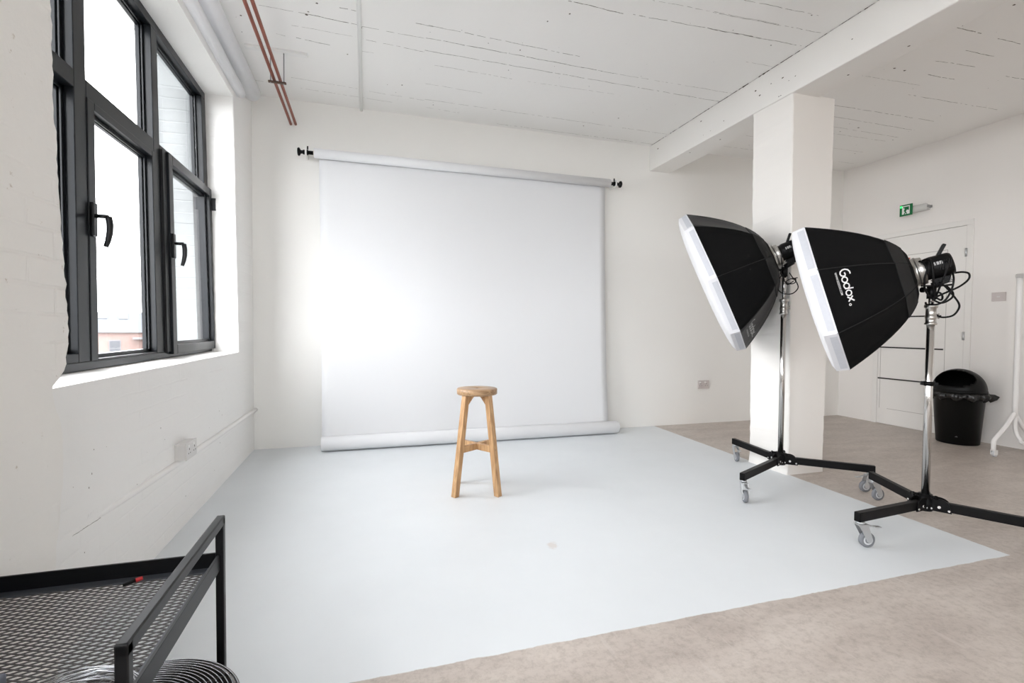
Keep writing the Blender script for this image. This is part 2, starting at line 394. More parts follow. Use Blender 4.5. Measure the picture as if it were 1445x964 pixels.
# ceiling with dark board joints: (y at x0, y at x1, x0, x1, width mm)
CR = [(2.69,2.70,1.14,1.51,5),(2.69,2.65,1.55,2.52,4),(2.54,2.50,1.61,2.50,2.2),(3.17,3.21,0.38,1.45,4),(3.31,3.34,0.38,1.79,5.5),(3.34,3.33,1.79,2.9,2.5),(3.46,3.48,0.39,2.88,4.5),(3.63,3.65,0.48,1.13,3),(3.65,3.63,1.21,1.95,2.2),(3.92,3.94,0.44,0.91,2.5),(4.19,4.21,0.47,2.85,3.2),(4.34,4.36,0.49,0.80,3),(4.48,4.48,1.18,2.88,3.6),(3.28,3.28,-0.62,-0.43,2.4),(3.28,3.30,-0.40,-0.06,5.5),(3.16,3.16,-0.21,-0.06,4.5),(3.31,3.32,-0.03,0.38,3),(3.43,3.44,-0.46,-0.07,2),(3.45,3.48,-0.03,0.39,3.6),(3.56,3.57,-0.57,-0.51,3),(3.57,3.59,-0.45,-0.24,5),(3.60,3.60,-0.03,0.05,3),(4.27,4.28,-0.86,-0.70,3),(4.14,4.17,-0.56,-0.07,2.6),(4.19,4.21,0.02,0.47,3),(4.30,4.33,-0.51,0.21,2.6),(3.17,3.18,0.30,0.42,5),(2.38,2.36,2.12,2.66,3.4),(2.53,2.49,2.00,2.84,3),(2.67,2.64,2.11,2.85,4),(2.91,2.91,2.62,2.85,2),(2.19,2.19,3.60,3.84,5.5),(2.19,2.19,3.99,4.21,4.5),(2.35,2.34,3.95,4.22,4.5),(2.50,2.47,3.90,4.26,4),(2.65,2.64,4.05,4.32,5),(2.49,2.48,4.62,4.83,4),(2.81,2.78,3.54,4.17,2.5),(2.92,2.88,4.19,5.27,3.6),(3.25,3.21,3.4,5.01,4.5),(3.41,3.41,3.4,5.06,4),(3.58,3.58,3.5,5.09,3.4),(3.72,3.69,3.4,5.07,3),(4.00,3.99,3.4,5.16,2.6),(4.30,4.29,3.4,5.4,3.2),
      (2.2,2.2,.2,1.6,3),(1.95,1.95,.6,2.5,4),(1.6,1.6,-.3,2.4,3),(1.2,1.2,0,2.7,4),(.8,.8,-.5,2.6,4),(1.9,1.9,3.4,5.2,4),(1.5,1.5,3.3,5.3,4),(1.0,1.0,3.3,5.3,4)]
m = MB(); m.box((XL - .5, YF - .1, CZ), (XR + .1, YB + .1, CZ + .15))
rng = random.Random(3)
for (ya, yb, x0, x1, wmm) in CR:
    x = x0; n = 0; L = x1 - x0; k = 1.0
    ph = rng.random() * 6
    gap = False
    while x < x1:
        stp = rng.uniform(.012, .03)
        t0 = (x - x0) / L; t1 = min(1, (x + stp - x0) / L)
        wv = lambda t: .002 * math.sin(t * L * 23 + ph) + .0012 * math.sin(t * L * 71 + ph)
        hard = (1 + math.sin(x * 9 + ph * 2)) / 2
        if rng.random() < (.05 + .28 * (1 - hard) * (1 if wmm < 4 else .5)): x += stp; continue
        w = wmm / 1000 * rng.uniform(.35, 1.05) * .5
        w2_ = wmm / 1000 * rng.uniform(.35, 1.05) * .5
        a = ya + (yb - ya) * t0 + wv(t0); b_ = ya + (yb - ya) * t1 + wv(t1)
        zz = CZ - .0006
        m.poly([(x, a - w, zz), (x, a + w, zz), (x0 + L * t1, b_ + w2_, zz), (x0 + L * t1, b_ - w2_, zz)], 1)
        x += stp
for i in range(150):          # pin holes
    x = rng.uniform(-.8, 5.2); y = rng.choice([rng.uniform(2.0, 4.4), rng.choice(CR)[0] + rng.gauss(0, .03)]); r = rng.choice([.002, .002, .003, .003, .005, .008])
    if 2.8 < x < 3.3: continue
    s = rng.uniform(.5, 1.5)
    m.poly([(x + r * s * math.cos(a) * rng.uniform(.7, 1.2), y + r * math.sin(a) * rng.uniform(.6, 1.1), CZ - .0007) for a in [j * PI / 4 for j in range(8)]], 1)
struct(m.build('ceiling', [M['ceil'], M['crack']], normals=False), 'white ceiling with dark board joints and pin holes')

m = MB(); m.box((XL - .5, YB, 0), (XR + .1, YB + .12, CZ)); struct(m.build('wall_back', M['wall_b']), 'smooth white back wall behind the backdrop')
m = MB(); m.box((XR, YF, 0), (XR + .12, YB, CZ)); struct(m.build('wall_right', M['wall_r']), 'white right wall with the door')
FW = ((-.3, 1.25),)        # opening for the unseen window added behind the camera for brightness
m = MB(); m.box((XL - .5, YF - .3, 0), (XR + .1, YF, .85)); m.box((XL - .5, YF - .3, 2.7), (XR + .1, YF, CZ))
xx = XL - .5
for (a, b_) in FW + ((XR + .1, 0),):
    m.box((xx, YF - .3, .85), (a, YF, 2.7)); xx = b_
struct(m.build('wall_front', M['wall_r']), 'white wall behind the camera')

# left wall: apron, lintel, pier, jambs
def jag(z): return 4.06 - .05 * (z - .87)
m = MB()
ZS = .855; ZT = 2.70
m.box((XO, 1.6, 0), (XL, YB, ZS - .012))                                        # apron below the window
m.prism([(XO, 1.6, ZS - .012), (XL, 1.6, ZS - .012), (XL, 1.6, ZS), (XW, 1.6, ZS + .008), (XO, 1.6, ZS + .008)], (0, YB - 1.6, 0))
m.box((XW - .10, 1.6, ZT), (XL, YB, CZ)); m.box((XO, 1.6, 2.93), (XW - .10, YB, CZ))                                            # lintel
# far jamb, its arris chipped
nz = 44; rj = random.Random(5)
zs = [ZS - .0015 + (ZT - ZS + .003) * i / nz for i in range(nz + 1)]
ed = [jag(z) + rj.uniform(-.004, .004) for z in zs]
for i in range(nz):
    a, b_ = zs[i], zs[i + 1]; ea, eb = ed[i], ed[i + 1]
    y2a, y2b = jag(a) + .015, jag(b_) + .015
    m.poly([(XL, ea, a), (XL, YB, a), (XL, YB, b_), (XL, eb, b_)])
    m.poly([(XL, ea, a), (XL, eb, b_), (XL - .006, eb - .004, b_), (XL - .006, ea - .004, a)])
    m.poly([(XL - .006, ea - .004, a), (XL - .006, eb - .004, b_), (XO, y2b, b_), (XO, y2a, a)])
ck = random.Random(8); yy_, zz_ = 1.90, .362
while yy_ < 2.07:
    d_ = ck.uniform(.006, .012); z2_ = zz_ - d_ * .02 + ck.uniform(-.0015, .0015); h_ = ck.uniform(.0008, .0022)
    m.poly([(XL + .0006, yy_, zz_), (XL + .0006, yy_ + d_, z2_), (XL + .0006, yy_ + d_, z2_ + h_), (XL + .0006, yy_, zz_ + h_)], 1); yy_ += d_; zz_ = z2_
for k in range(5):
    y_ = 1.985 + .016 * k; m.poly([(XL + .0008, y_, .385), (XL + .0008, y_ + .012, .396 + .002 * k), (XL + .0008, y_ + .013, .398 + .002 * k), (XL + .0008, y_ + .001, .3862)], 1)
for k in range(26):
    y_ = ck.uniform(1.9, 3.9); z_ = ck.uniform(.1, .8); r_ = ck.choice([.0012, .002, .003])
    m.poly([(XL + .0006, y_ + r_ * math.cos(a) * ck.uniform(.6, 1.2), z_ + r_ * 1.3 * math.sin(a)) for a in [-j * PI / 3 for j in range(6)]], 1)
wl = struct(m.build('wall_left', [M['wall_l'], M['crack']], normals=True), 'white painted brick wall under and around the window')
M['reveal'] = wall_mat('weathered_outside_brick', (128, 131, 132), brick=.5)  # white brick coloured grey to tone down the brightness of the reveal
m = MB(); m.box((XO + .01, 4.04, ZS), (XW - .078, 4.058, 2.92)); m.box((XO + .01, 1.775, ZS), (XW - .078, 1.79, 2.92))
struct(m.build('wall_left_outer_reveal', M['reveal'], deform=lambda c: (c.x, c.y - (.05 * (c.z - .87) - .02) * (1 if c.y > 3 else 0), c.z)), 'weathered brick reveal outside the window')
# near pier: thicker, ragged edge
prof = [(0,1.70),(.2,1.71),(.37,1.70),(.48,1.735),(.58,1.746),(.7,1.75),(.755,1.737),(.80,1.722),(.84,1.712),(.875,1.708),(.895,1.74),(.92,1.767),(1.03,1.789),(1.2,1.777),(1.45,1.752),(1.66,1.739),(1.9,1.735),(2.2,1.735),(CZ,1.74)]
def pe(z):
    for (a, ya), (b_, yb) in zip(prof, prof[1:]):
        if z <= b_: return ya + (yb - ya) * (z - a) / (b_ - a)
    return prof[-1][1]
m = MB(); rj = random.Random(11); zl = [CZ * i / 150 for i in range(151)]
el = []; o_ = 0
for z in zl:
    o_ = o_ * .6 + rj.uniform(-.0045, .0045); el.append(pe(z) + o_ + (rj.uniform(.002, .008) if (z > .9 and rj.random() < .16) else 0))
XP = -.86
for i in range(150):
    a, b_ = zl[i], zl[i + 1]; ea, eb = el[i], el[i + 1]
    m.poly([(XP, ea - .012, a), (XP, 1.0, a), (XP, 1.0, b_), (XP, eb - .012, b_)])
    m.poly([(XP, ea - .012, a), (XP, eb - .012, b_), (XP - .008, eb - .002, b_), (XP - .008, ea - .002, a)])
    dX = .055 if b_ < ZS else .07
    m.poly([(XP - .008, ea - .002, a), (XP - .008, eb - .002, b_), (XL - .02, eb + (.035 if b_ < ZS else .0), b_), (XL - .02, ea + (.035 if b_ < ZS else .0), a)])
    if b_ >= ZS - .02: m.poly([(XL - .02, ea, a), (XL - .02, eb, b_), (XO, eb - .002, b_), (XO, ea - .002, a)])
m.box((XO, .95, 0), (XP - .0005, 1.6, CZ))
m.box((XP - .04, .95, 0), (XP, 1.02, CZ))
# rest of the left wall behind the camera, with openings for two added windows
for (y0, y1) in ((-1.9, .9),):
    pass
m.box((XO, YF, 0), (XP, .95, ZS)); m.box((XO, YF, ZT), (XP, .95, CZ))
m.box((XO, YF, ZS), (XP, -3.8, ZT)); m.box((XO, -1.9, ZS), (XP, -1.3, ZT))
struct(m.build('wall_left_pier', M['pier'], normals=True), 'rough painted brick pier left of the window')

# beam and column
m = MB()
m.box((2.87, YF, 2.72), (3.12, YB, CZ), bev=.006)
x = 0
for i in range(120):
    y = 2.05 + i * .0205
    if rng.random() < .75:
        w = rng.uniform(.001, .0035) * (2 if 2.95 < y < 3.2 else 1)
        m.poly([(2.8695 , y, CZ - .001), (2.8695 - w, y, CZ - .0012), (2.8695 - w, y + .021, CZ - .0012), (2.8695, y + .021, CZ - .001)], 1)
        m.poly([(2.8694, y, CZ - .0), (2.8694, y + .021, CZ - .0), (2.8694, y + .021, CZ - w * 1.3), (2.8694, y, CZ - w)], 1)
for i in range(14):
    y = rng.uniform(1.9, 4.4); z = rng.uniform(2.74, 2.95); r = rng.choice([.003, .004, .007])
    m.poly([(2.8693, y + r * math.cos(a) * 1.4, z + r * math.sin(a) * rng.uniform(.5, 1)) for a in [j * PI / 4 for j in range(8)]], 1)
for (x, y) in ((2.95, 3.1), (2.98, 3.6), (3.02, 2.45), (2.93, 3.95), (3.05, 2.1)):
    m.poly([(x + .006 * math.cos(a), y + .008 * math.sin(a), 2.7194) for a in [j * PI / 4 for j in range(8)]], 1)
tag(m.build('ceiling_beam', [M['beam'], M['crack']], normals=False), 'white beam running along the ceiling onto the column', kind='structure')

m = MB()
nz = 60; rj = random.Random(21)
def colsec(z, j):
    fl_ = .012 * max(0, 1 - z / .1) ** 2
    x0 = 2.88 + (.03 * (1 - z / 2.72)) + .0; x1 = 3.245 - .03 * (1 - z / 2.72) + .02
    return x0 - fl_, x1 + fl_ * .4
pv = None
for i in range(nz + 1):
    z = 2.73 * i / nz; x0, x1 = colsec(z, i); e = [rj.uniform(-.0025, .0025) for _ in range(4)]
    y0, y1 = 2.745 + .0, 3.115
    ring = [m.bm.verts.new(p) for p in ((x0 + .006 + e[0], y0, z), (x1 - .006 + e[1], y0, z), (x1 + e[1], y0 + .006, z), (x1, y1 - .006, z), (x1 - .006, y1 + e[2], z), (x0 + .006, y1 + e[2], z), (x0 + e[3], y1 - .006 + e[2], z), (x0 + e[0], y0 + .006, z))]
    if pv:
        for k in range(8): m.bm.faces.new((pv[k], pv[(k + 1) % 8], ring[(k + 1) % 8], ring[k]))
    pv = ring
tag(m.build('column', M['column']), 'square white column under the ceiling beam', kind='structure')

# ------------------------------------------------------------------ window
win = bpy.data.objects.new('window_1', None); COL.objects.link(win); win.location = (XW, 1.8, ZS)
tag(win, 'anthracite framed window with opening casements in the left wall', kind='structure')
def lean(c):
    k = -.05 * max(0, c.y - 2.5)
    return (c.x, c.y + k * (c.z - 1.75), c.z)
FX0, FX1 = XW - .075, XW          # frame depth
ZB, ZTP = .864, 2.698
def bars(lst, name, mat, x0=FX0, x1=FX1, bev=.003, parent=win):
    m = MB()
    for (y0, y1, z0, z1) in lst: m.box((x0, y0, z0), (x1, y1, z1), 0, bev)
    return m.build(name, mat, parent, deform=lean)
fr = bars([(1.70, 4.035, ZB, .900), (1.70, 4.035, 2.65, ZTP), (1.70, 1.80, .9002, 2.6498), (2.34, 2.425, .9002, 2.6498), (3.09, 3.17, .9002, 2.6498), (3.95, 4.035, .9002, 2.6498), (1.8002, 2.3398, .9002, .935), (1.8002, 2.3398, 1.985, 2.055), (2.4252, 3.0898, 1.985, 2.055), (3.1702, 3.9498, 1.985, 2.055)], 'window_frame', M['win'])
# glazing beads stepping to the glass and rubber gaskets, each pane
panes = [('fixed', 1.80, 2.34, 2.055, 2.65), ('fixed', 2.425, 3.09, 2.055, 2.65), ('fixed', 3.17, 3.95, 2.055, 2.65), ('fixed', 1.80, 2.34, .935, 1.985)]
def pane(y0, y1, z0, z1, xg, parent, bead=.016):
    m = MB()
    for (a, b_, c, d) in ((y0, y0 + bead, z0, z1), (y1 - bead, y1, z0, z1), (y0, y1, z0, z0 + bead), (y0, y1, z1 - bead, z1)):
        m.box((xg - .022, a, c), (xg - .004, b_, d), 0, .001)
        m.box((xg + .004, a, c), (xg + .010, b_, d), 1, .001)
    m.build('glazing_bead', [M['win'], M['win_blk']], parent, deform=lean)
    m = MB(); m.box((xg - .003, y0 + .004, z0 + .004), (xg + .003, y1 - .004, z1 - .004))
    g = m.build('glass_pane', M['glass'], parent, deform=lean); return g
for p in panes: pane(p[1], p[2], p[3], p[4], XW - .045, win)
def sash(y0, y1, z0, z1, st, proud, name='casement', left_st=None, bot=None):
    l = left_st or st; bt = bot or st
    s_ = bars([(y0, y0 + l, z0, z1), (y1 - st, y1, z0, z1), (y0 + l + .0002, y1 - st - .0002, z0, z0 + bt), (y0 + l + .0002, y1 - st - .0002, z1 - st, z1)], name, M['win'], FX0 + .01 + proud, XW + proud)
    pane(y0 + l, y1 - st, z0 + bt, z1 - st, XW - .04 + proud, s_)
    return s_
s2 = sash(2.4252, 3.0898, .9005, 1.9848, .032, .004, left_st=.055, bot=.008)
s3 = sash(3.225, 4.03, .885, 2.035, .055, .024, left_st=.06)
m = MB(); m.box((XW - .02, 3.172, .90), (XW + .012, 3.225, 2.03)); m.build('window_gasket', M['win_blk'], win, deform=lean)  # black strip standing in for the dark gap beside the proud casement
for z in (1.00, 1.93):
    m = MB(); m.box((XW + .02, 4.018, z - .045), (XW + .052, 4.042, z + .045), 0, .004); m.build('hinge', M['win_blk'], win, deform=lean)
def whandle(y, z, x, par):
    m = MB(); m.box((x, y - .017, z - .07), (x + .014, y + .017, z + .07), 0, .004)
    h = m.build('handle', M['handle'], par, deform=lean)
    m = MB(); m.cyl((x + .012, y, z + .015), (x + .058, y, z + .015), .009, .0085, 16)
    pts = [Vector((x + .052, y - .002, z + .018)), Vector((x + .06, y + .015, z + .012)), Vector((x + .062, y + .028, z - .01)), Vector((x + .060, y + .031, z - .05)), Vector((x + .056, y + .026, z - .10))]
    pts = [Vector((x + .058, y, z + .015)), Vector((x + .061, y + .004, z - .015)), Vector((x + .060, y + .004, z - .05)), Vector((x + .055, y + .001, z - .085)), Vector((x + .048, y - .003, z - .112))]
    m.tube(pts, [.0125, .0125, .012, .0105, .009], 12)
    m.build('handle_lever', M['handle'], h, deform=lean)
whandle(2.444, 1.49, XW + .004, win)
whandle(3.245, 1.51, XW + .024, win)
# stone sill of the window, outside ledge
# unseen windows added to this wall behind the camera to brighten the room
def added_backwin(n, y0, y1):
    w = bpy.data.objects.new('window_%d' % n, None); COL.objects.link(w); w.location = (XW, y0, ZS); tag(w, kind='structure')
    m = MB(); k = (y1 - y0) / 3
    for (a, b_, c, d) in [(y0, y1, .864, .915), (y0, y1, 2.65, 2.698), (y0, y0 + .08, .91, 2.655), (y1 - .08, y1, .91, 2.655), (y0 + k - .04, y0 + k + .04, .91, 2.655), (y0 + 2*k - .04, y0 + 2*k + .04, .91, 2.655), (y0 + .08, y1 - .08, 1.985, 2.055)]:
        m.box((FX0, a, c), (FX1, b_, d), 0, .003)
    m.build('window_frame', M['win'], w)
    m = MB(); m.box((XW - .045, y0 + .05, .9), (XW - .04, y1 - .05, 2.66)); m.build('glass_pane', M['glass'], w)
added_backwin(2, -1.299, .949); added_backwin(3, -3.799, -1.901)

def added_frontwin(n, x0, x1):  # unseen window added in the rear wall for more light
    yw = YF - .16; w = bpy.data.objects.new('window_%d' % n, None); COL.objects.link(w); w.location = (x0, yw, .85); tag(w, kind='structure')
    m = MB(); k = (x1 - x0) / 3
    for (a, b_, c, d) in [(x0, x1, .85, .91), (x0, x1, 2.64, 2.70), (x0, x0 + .08, .91, 2.655), (x1 - .08, x1, .91, 2.655), (x0 + k - .04, x0 + k + .04, .91, 2.655), (x0 + 2*k - .04, x0 + 2*k + .04, .91, 2.655), (x0 + .08, x1 - .08, 1.985, 2.055)]:
        m.box((a, yw - .04, c), (b_, yw + .03, d), 0, .003)
    m.build('window_frame', M['win'], w)
    m = MB(); m.box((x0 + .05, yw - .004, .9), (x1 - .05, yw + .001, 2.66)); m.build('glass_pane', M['glass'], w)
added_frontwin(4, *FW[0])

# ------------------------------------------------------------------ outside, seen through the middle casement
def brick_out():
    m, nt, b = newmat('red_brick'); L = nt.links
    tc = N(nt, 'ShaderNodeTexCoord'); br = N(nt, 'ShaderNodeTexBrick', Scale=4.0)
    br.inputs['Color1'].default_value = lin((128, 104, 98)); br.inputs['Color2'].default_value = lin((120, 97, 91)); br.inputs['Mortar'].default_value = lin((124, 112, 106))
    sp = N(nt, 'ShaderNodeSeparateXYZ'); cb = N(nt, 'ShaderNodeCombineXYZ'); L.new(tc.outputs['Object'], sp.inputs[0]); L.new(sp.outputs['X'], cb.inputs['X']); L.new(sp.outputs['Z'], cb.inputs['Y'])
    L.new(cb.outputs[0], br.inputs['Vector']); L.new(br.outputs['Color'], b.inputs['Base Color']); b.inputs['Roughness'].default_value = .9; return m
M['brick_out'] = brick_out()
M['roof'] = simple('slate_roofing', (66, 69, 73), .8); M['roof2'] = simple('pale_roofing', (130, 130, 130), .8)
M['ground'] = simple('outside_ground', (96, 96, 94), .9, scale=.3); M['leaf'] = simple('tree_leaves', (70, 92, 58), .8, var=.3, scale=2)
M['bark'] = simple('bark', (110, 95, 80), .9); M['outpane'] = simple('dark_window', (60, 62, 68), .3); M['wpaint'] = simple('aged_white_wood', (104, 104, 106), .6)
az = math.radians(-21.8); D0 = 60
odir = Vector((math.sin(az), math.cos(az), 0)); olat = Vector((math.cos(az), -math.sin(az), 0))
Ro = Matrix((olat, odir, Vector((0, 0, 1)))).transposed().to_4x4()
m = MB(); m.box((-90, 4.5, -6.2), (-1.45, 160, -6.0)); m.box((-90, -60, -6.2), (-1.45, 4.5, -6.0)); m.box((-1.45, -60, -6.2), (60, -4.6, -6.0)); struct(m.build('ground', M['ground']), 'pale ground outside the window')
def oplace(o):
    o.matrix_world = Matrix.Translation(odir * D0) @ Ro @ Matrix.Translation(o.location)
bl = thing('brick_building', (0, 0, 0), 'red brick building with a grey roof seen through the middle window pane', 'building'); bl.matrix_world = Matrix.Translation(odir * D0) @ Ro
def child(mb, name, mat, par):
    me = bpy.data.meshes.new(name); bmesh.ops.recalc_face_normals(mb.bm, faces=mb.bm.faces); mb.bm.to_mesh(me); mb.bm.free()
    for q in (mat if isinstance(mat, list) else [mat]): me.materials.append(q)
    o = bpy.data.objects.new(name, me); COL.objects.link(o); o.parent = par; return o
m = MB(); m.box((-9, 0, -6), (1.3, 5, .35)); child(m, 'wall', M['brick_out'], bl)
m = MB(); m.prism([(-9.4, -.4, .35), (-9.4, 2.5, 2.35), (-9.4, 5.4, .35)], (10.9, 0, 0)); rf = child(m, 'roof', M['roof'], bl)
for x in (-1.9, -.3):
    m = MB(); m.beam((x, 1.5, 1.68), (x, 2.1, 2.09), .7, .08, (0, -.4, 1)); child(m, 'skylight', M['outpane'], rf)
for x in (-5.5, -3.2, -.95):
    m = MB(); m.box((x - .45, -.06, -2.0), (x + .45, .02, -.35)); w_ = child(m, 'window', M['wpaint'], bl)
    m = MB(); m.box((x - .38, -.08, -1.93), (x + .38, -.05, -1.2)); m.box((x - .38, -.08, -1.12), (x + .38, -.05, -.45)); child(m, 'window_glass', M['outpane'], w_)
m = MB(); m.box((.4, -.9, -.3), (1.3, 0, -.12)); child(m, 'canopy', M['wpaint'], bl)
an = thing('brick_outbuilding', (0, 0, 0), 'low brick outbuilding with a white flat roof right of the outside building', 'building'); an.matrix_world = Matrix.Translation(odir * 55) @ Ro
m = MB(); m.box((1.75, 0, -6), (7, 4, -.15)); child(m, 'wall', M['brick_out'], an)
m = MB(); m.box((1.6, -.2, -.15), (7.2, 4.2, .3)); child(m, 'roof', M['roof2'], an)
tr = thing('leafy_tree', (0, 0, 0), 'green leafy tree behind the outbuilding outside', 'tree'); tr.matrix_world = Matrix.Translation(odir * 66) @ Ro
m = MB(); m.cyl((2.7, 0, -6), (2.7, 0, 1.0), .2, .12, 10); child(m, 'trunk', M['bark'], tr)
m = MB(); rj = random.Random(4)
for i in range(260):
    a = rj.uniform(0, 2 * PI); b_ = math.acos(rj.uniform(-1, 1)); r = rj.uniform(.5, 1) ** .5
    c = Vector((2.8 + 1.5 * r * math.sin(b_) * math.cos(a), 1.5 * r * math.sin(b_) * math.sin(a), 1.3 + 1.25 * r * math.cos(b_)))
    for k in range(5):
        d = Vector((rj.uniform(-1, 1), rj.uniform(-1, 1), rj.uniform(-1, 1))); e = Vector((rj.uniform(-1, 1), rj.uniform(-1, 1), rj.uniform(-1, 1)))
        o = c + d * .25; m.poly([o, o + e * .22, o + d * .15 + e * .1])
child(m, 'foliage', M['leaf'], tr)

# ------------------------------------------------------------------ ceiling services
def pipe(name, pts, r, mat, label, cat, group=None, seg=16):
    m = MB(); m.tube(pts, r, seg); o = m.build(name, mat, None, loc=pts[0]); return tag(o, label, cat, group)
pipe('white_pipe', [(-.872, 1.78, 2.905), (-.872, 4.34, 2.905)], .062, M['white_gloss'], 'thick white pipe running above the window beside the ceiling', 'pipe', seg=24)
pipe('white_conduit', [(-.895, 1.80, 2.775), (-.895, 4.06, 2.775)], .036, M['white_gloss'], 'thinner white pipe just under the thick pipe above the window', 'pipe', seg=20)
pipe('ceiling_conduit', [(-.044, YF + .2, CZ - .013), (-.044, YB - .002, CZ - .013)], .013, M['white_paint'], 'thin white conduit fixed straight along the ceiling', 'pipe')
pipe('copper_pipe', [(-.618, YF + .2, 2.772), (-.618, YB - .002, 2.772)], .0105, M['copper'], 'red-brown copper pipe under the ceiling, the one nearer the window', 'pipe', 'copper pipes under the ceiling')
pipe('copper_pipe', [(-.580, YF + .2, 2.776), (-.580, YB - .002, 2.776)], .0105, M['copper'], 'red-brown copper pipe under the ceiling, the one farther from the window', 'pipe', 'copper pipes under the ceiling')
def hanger(Y, lab):
    h = thing('pipe_hanger', (-.6, Y, CZ), lab, 'bracket')
    m = MB(); m.box((-.655, Y - .01, 2.748), (-.54, Y + .01, 2.760), 0, .002); m.build('crossbar', M['bracket'], h)
    for x in (-.640, -.555):
        m = MB(); m.cyl((x, Y, 2.75), (x, Y, CZ - .02), .0035, seg=8); m.cyl((x, Y, 2.745), (x, Y, 2.766), .006, seg=6); m.build('threaded_rod', M['rod'], h)
    m = MB(); m.box((-.80, Y - .02, CZ - .02), (-.40, Y + .02, CZ), 0, .003); m.build('batten', M['white_paint'], h)
hanger(3.76, 'hanger with two rods holding the copper pipes under a white batten')
# conduit on left wall and at the corner
m = MB()
pts = [(-.945, 1.92, .372), (-.932, 2.1, .366), (-.922, 2.4, .362), (-.914, 3.0, .354), (-.912, 3.7, .348), (-.910, 4.2, .345), (-.905, YB - .002, .342)]
m.tube(pts, .016, 14); tag(m.build('skirting_conduit', M['wall_l'], None, loc=pts[0]), 'white painted conduit sloping low along the left wall to the corner', 'pipe')

def socket(name, c, nrm, lat, w, h, dep, label, slots=True, mat=None, box=None):
    c = Vector(c); n = Vector(nrm); l = Vector(lat); u = Vector((0, 0, 1)); mat = mat or M['plastic_w']
    R_ = Matrix((l, n, u)).transposed()
    t = thing(name, c, label, 'socket' if slots else 'plate')
    def bb(mb, lo, hi, mi=0, bev=.002):
        vs = mb.box(lo, hi, mi, bev)
        for v in vs: v.co = R_ @ v.co + c
    if dep > .02:
        m = MB(); bb(m, (-w/2 + .003, 0, -h/2 + .003), (w/2 - .003, dep - .008, h/2 - .003)); m.build('back_box', box or mat, t)
    m = MB(); bb(m, (-w/2, dep - .008 if dep > .02 else 0, -h/2), (w/2, dep, h/2), 0, .003)
    fp = m.build('face_plate', mat, t)
    if slots:
        for sx in (-w * .25, w * .25):
            for lo, hi in (((sx - .003, dep - .001, .004), (sx + .003, dep + .0006, .014)), ((sx - .016, dep - .001, -.014), (sx - .009, dep + .0006, -.009)), ((sx + .009, dep - .001, -.014), (sx + .016, dep + .0006, -.009))):
                m = MB(); bb(m, lo, hi, 0, 0); m.build('pin_slot', M['slot'], fp)
        for sx in (-w * .40, w * .06):
            m = MB(); bb(m, (sx, dep - .001, .018), (sx + .022, dep + .003, .032), 0, .001); m.build('rocker_switch', M['white_paint'], fp)
    else:
        m = MB(); bb(m, (-.012, dep - .001, -.006), (.012, dep + .001, .006), 0, .001); m.build('centre_inset', M['plastic_w'], fp)
    return t
socket('wall_socket', (XL, 2.845, .415), (1, 0, 0), (0, 1, 0), .150, .086, .055, 'white double socket on a deep box low on the brick wall under the window')
socket('wall_socket', (3.588, YB, .434), (0, -1, 0), (1, 0, 0), .150, .092, .012, 'white double socket low on the back wall right of the backdrop', mat=M['plastic_dim'])
socket('blank_socket_plate', (XR, 2.985, 1.366), (-1, 0, 0), (0, 1, 0), .105, .082, .012, 'small blank white plate on the right wall between door and clothes rail', slots=False, mat=M['plastic_dim'])

# ------------------------------------------------------------------ door, exit sign
dr = bpy.data.objects.new('door_1', None); COL.objects.link(dr); dr.location = (XR, 3.65, 0); tag(dr, 'white door with thin black strips in the right wall', kind='structure')
m = MB(); m.box((XR - .012, 3.245, .006), (XR - .0005, 4.06, 2.07), 0, .002)
dp = m.build('door_leaf', M['door'], dr)
m = MB()
for (y0, y1, z0, z1) in ((3.19, 3.243, 0, 2.0728), (4.062, 4.115, 0, 2.0728), (3.19, 4.115, 2.073, 2.125)): m.box((XR - .018, y0, z0), (XR - .0005, y1, z1), 0, .003)
m.build('door_frame', M['door'], dr)
m = MB()
y0, y1, z0, z1 = 3.40, 3.95, .175, 1.86
for (a, b_, c, d) in ((y0, y1, z1 - .005, z1), (y0, y1, z0, z0 + .004), (y0, y0 + .004, z0, z1), (4.03, 4.034, .175, 1.86)): m.box((XR - .0128, a, c), (XR - .0118, b_, d))
m.box((XR - .0128, 3.242, .006), (XR - .0118, 3.2455, 2.07)); m.box((XR - .0128, 3.242, 2.068), (XR - .0118, 4.06, 2.071))
m.build('panel_groove', M['groove'], dp)
for (ya, yb, z) in ((3.44, 4.055, 1.200), (3.415, 4.055, .861), (3.50, 4.055, .512)):
    m = MB(); m.box((XR - .018, ya, z - .007), (XR - .0125, yb, z + .007), 0, .001); m.build('black_strip', M['strip'], dp)
for z in (1.81, 1.0, .3):
    m = MB(); m.cyl((XR - .02, 3.243, z - .04), (XR - .02, 3.243, z + .04), .009, seg=12); m.build('hinge', M['zinc'], dr)

ex = thing('exit_sign', (XR, 3.68, 2.33), 'lit green running man exit sign on a clear wall fitting above the door', 'sign')
m = MB(); m.box((XR - .022, 3.575, 2.300), (XR, 3.82, 2.352), 0, .008); m.build('base', M['clear'], ex)
pr_ = [(0, .0), (.004, .022), (.012, .032), (.02, .036), (.23, .036), (.238, .032), (.246, .022), (.25, 0)]
m = MB(); m.lathe((XR - .045, 3.572, 2.328), (0, 1, 0), pr_, 20); m.build('clear_cover', M['clear'], ex)
m = MB(); m.box((XR - .092, 3.690, 2.268), (XR - .086, 3.817, 2.386), 0, .002)
sg = m.build('sign_plate', M['green'], ex)
m = MB()
def sgn(pts): m.prism([(XR - .0925, 3.817 - .127 * x, 2.268 + .118 * y) for (x, y) in pts], (-.0008, 0, 0))
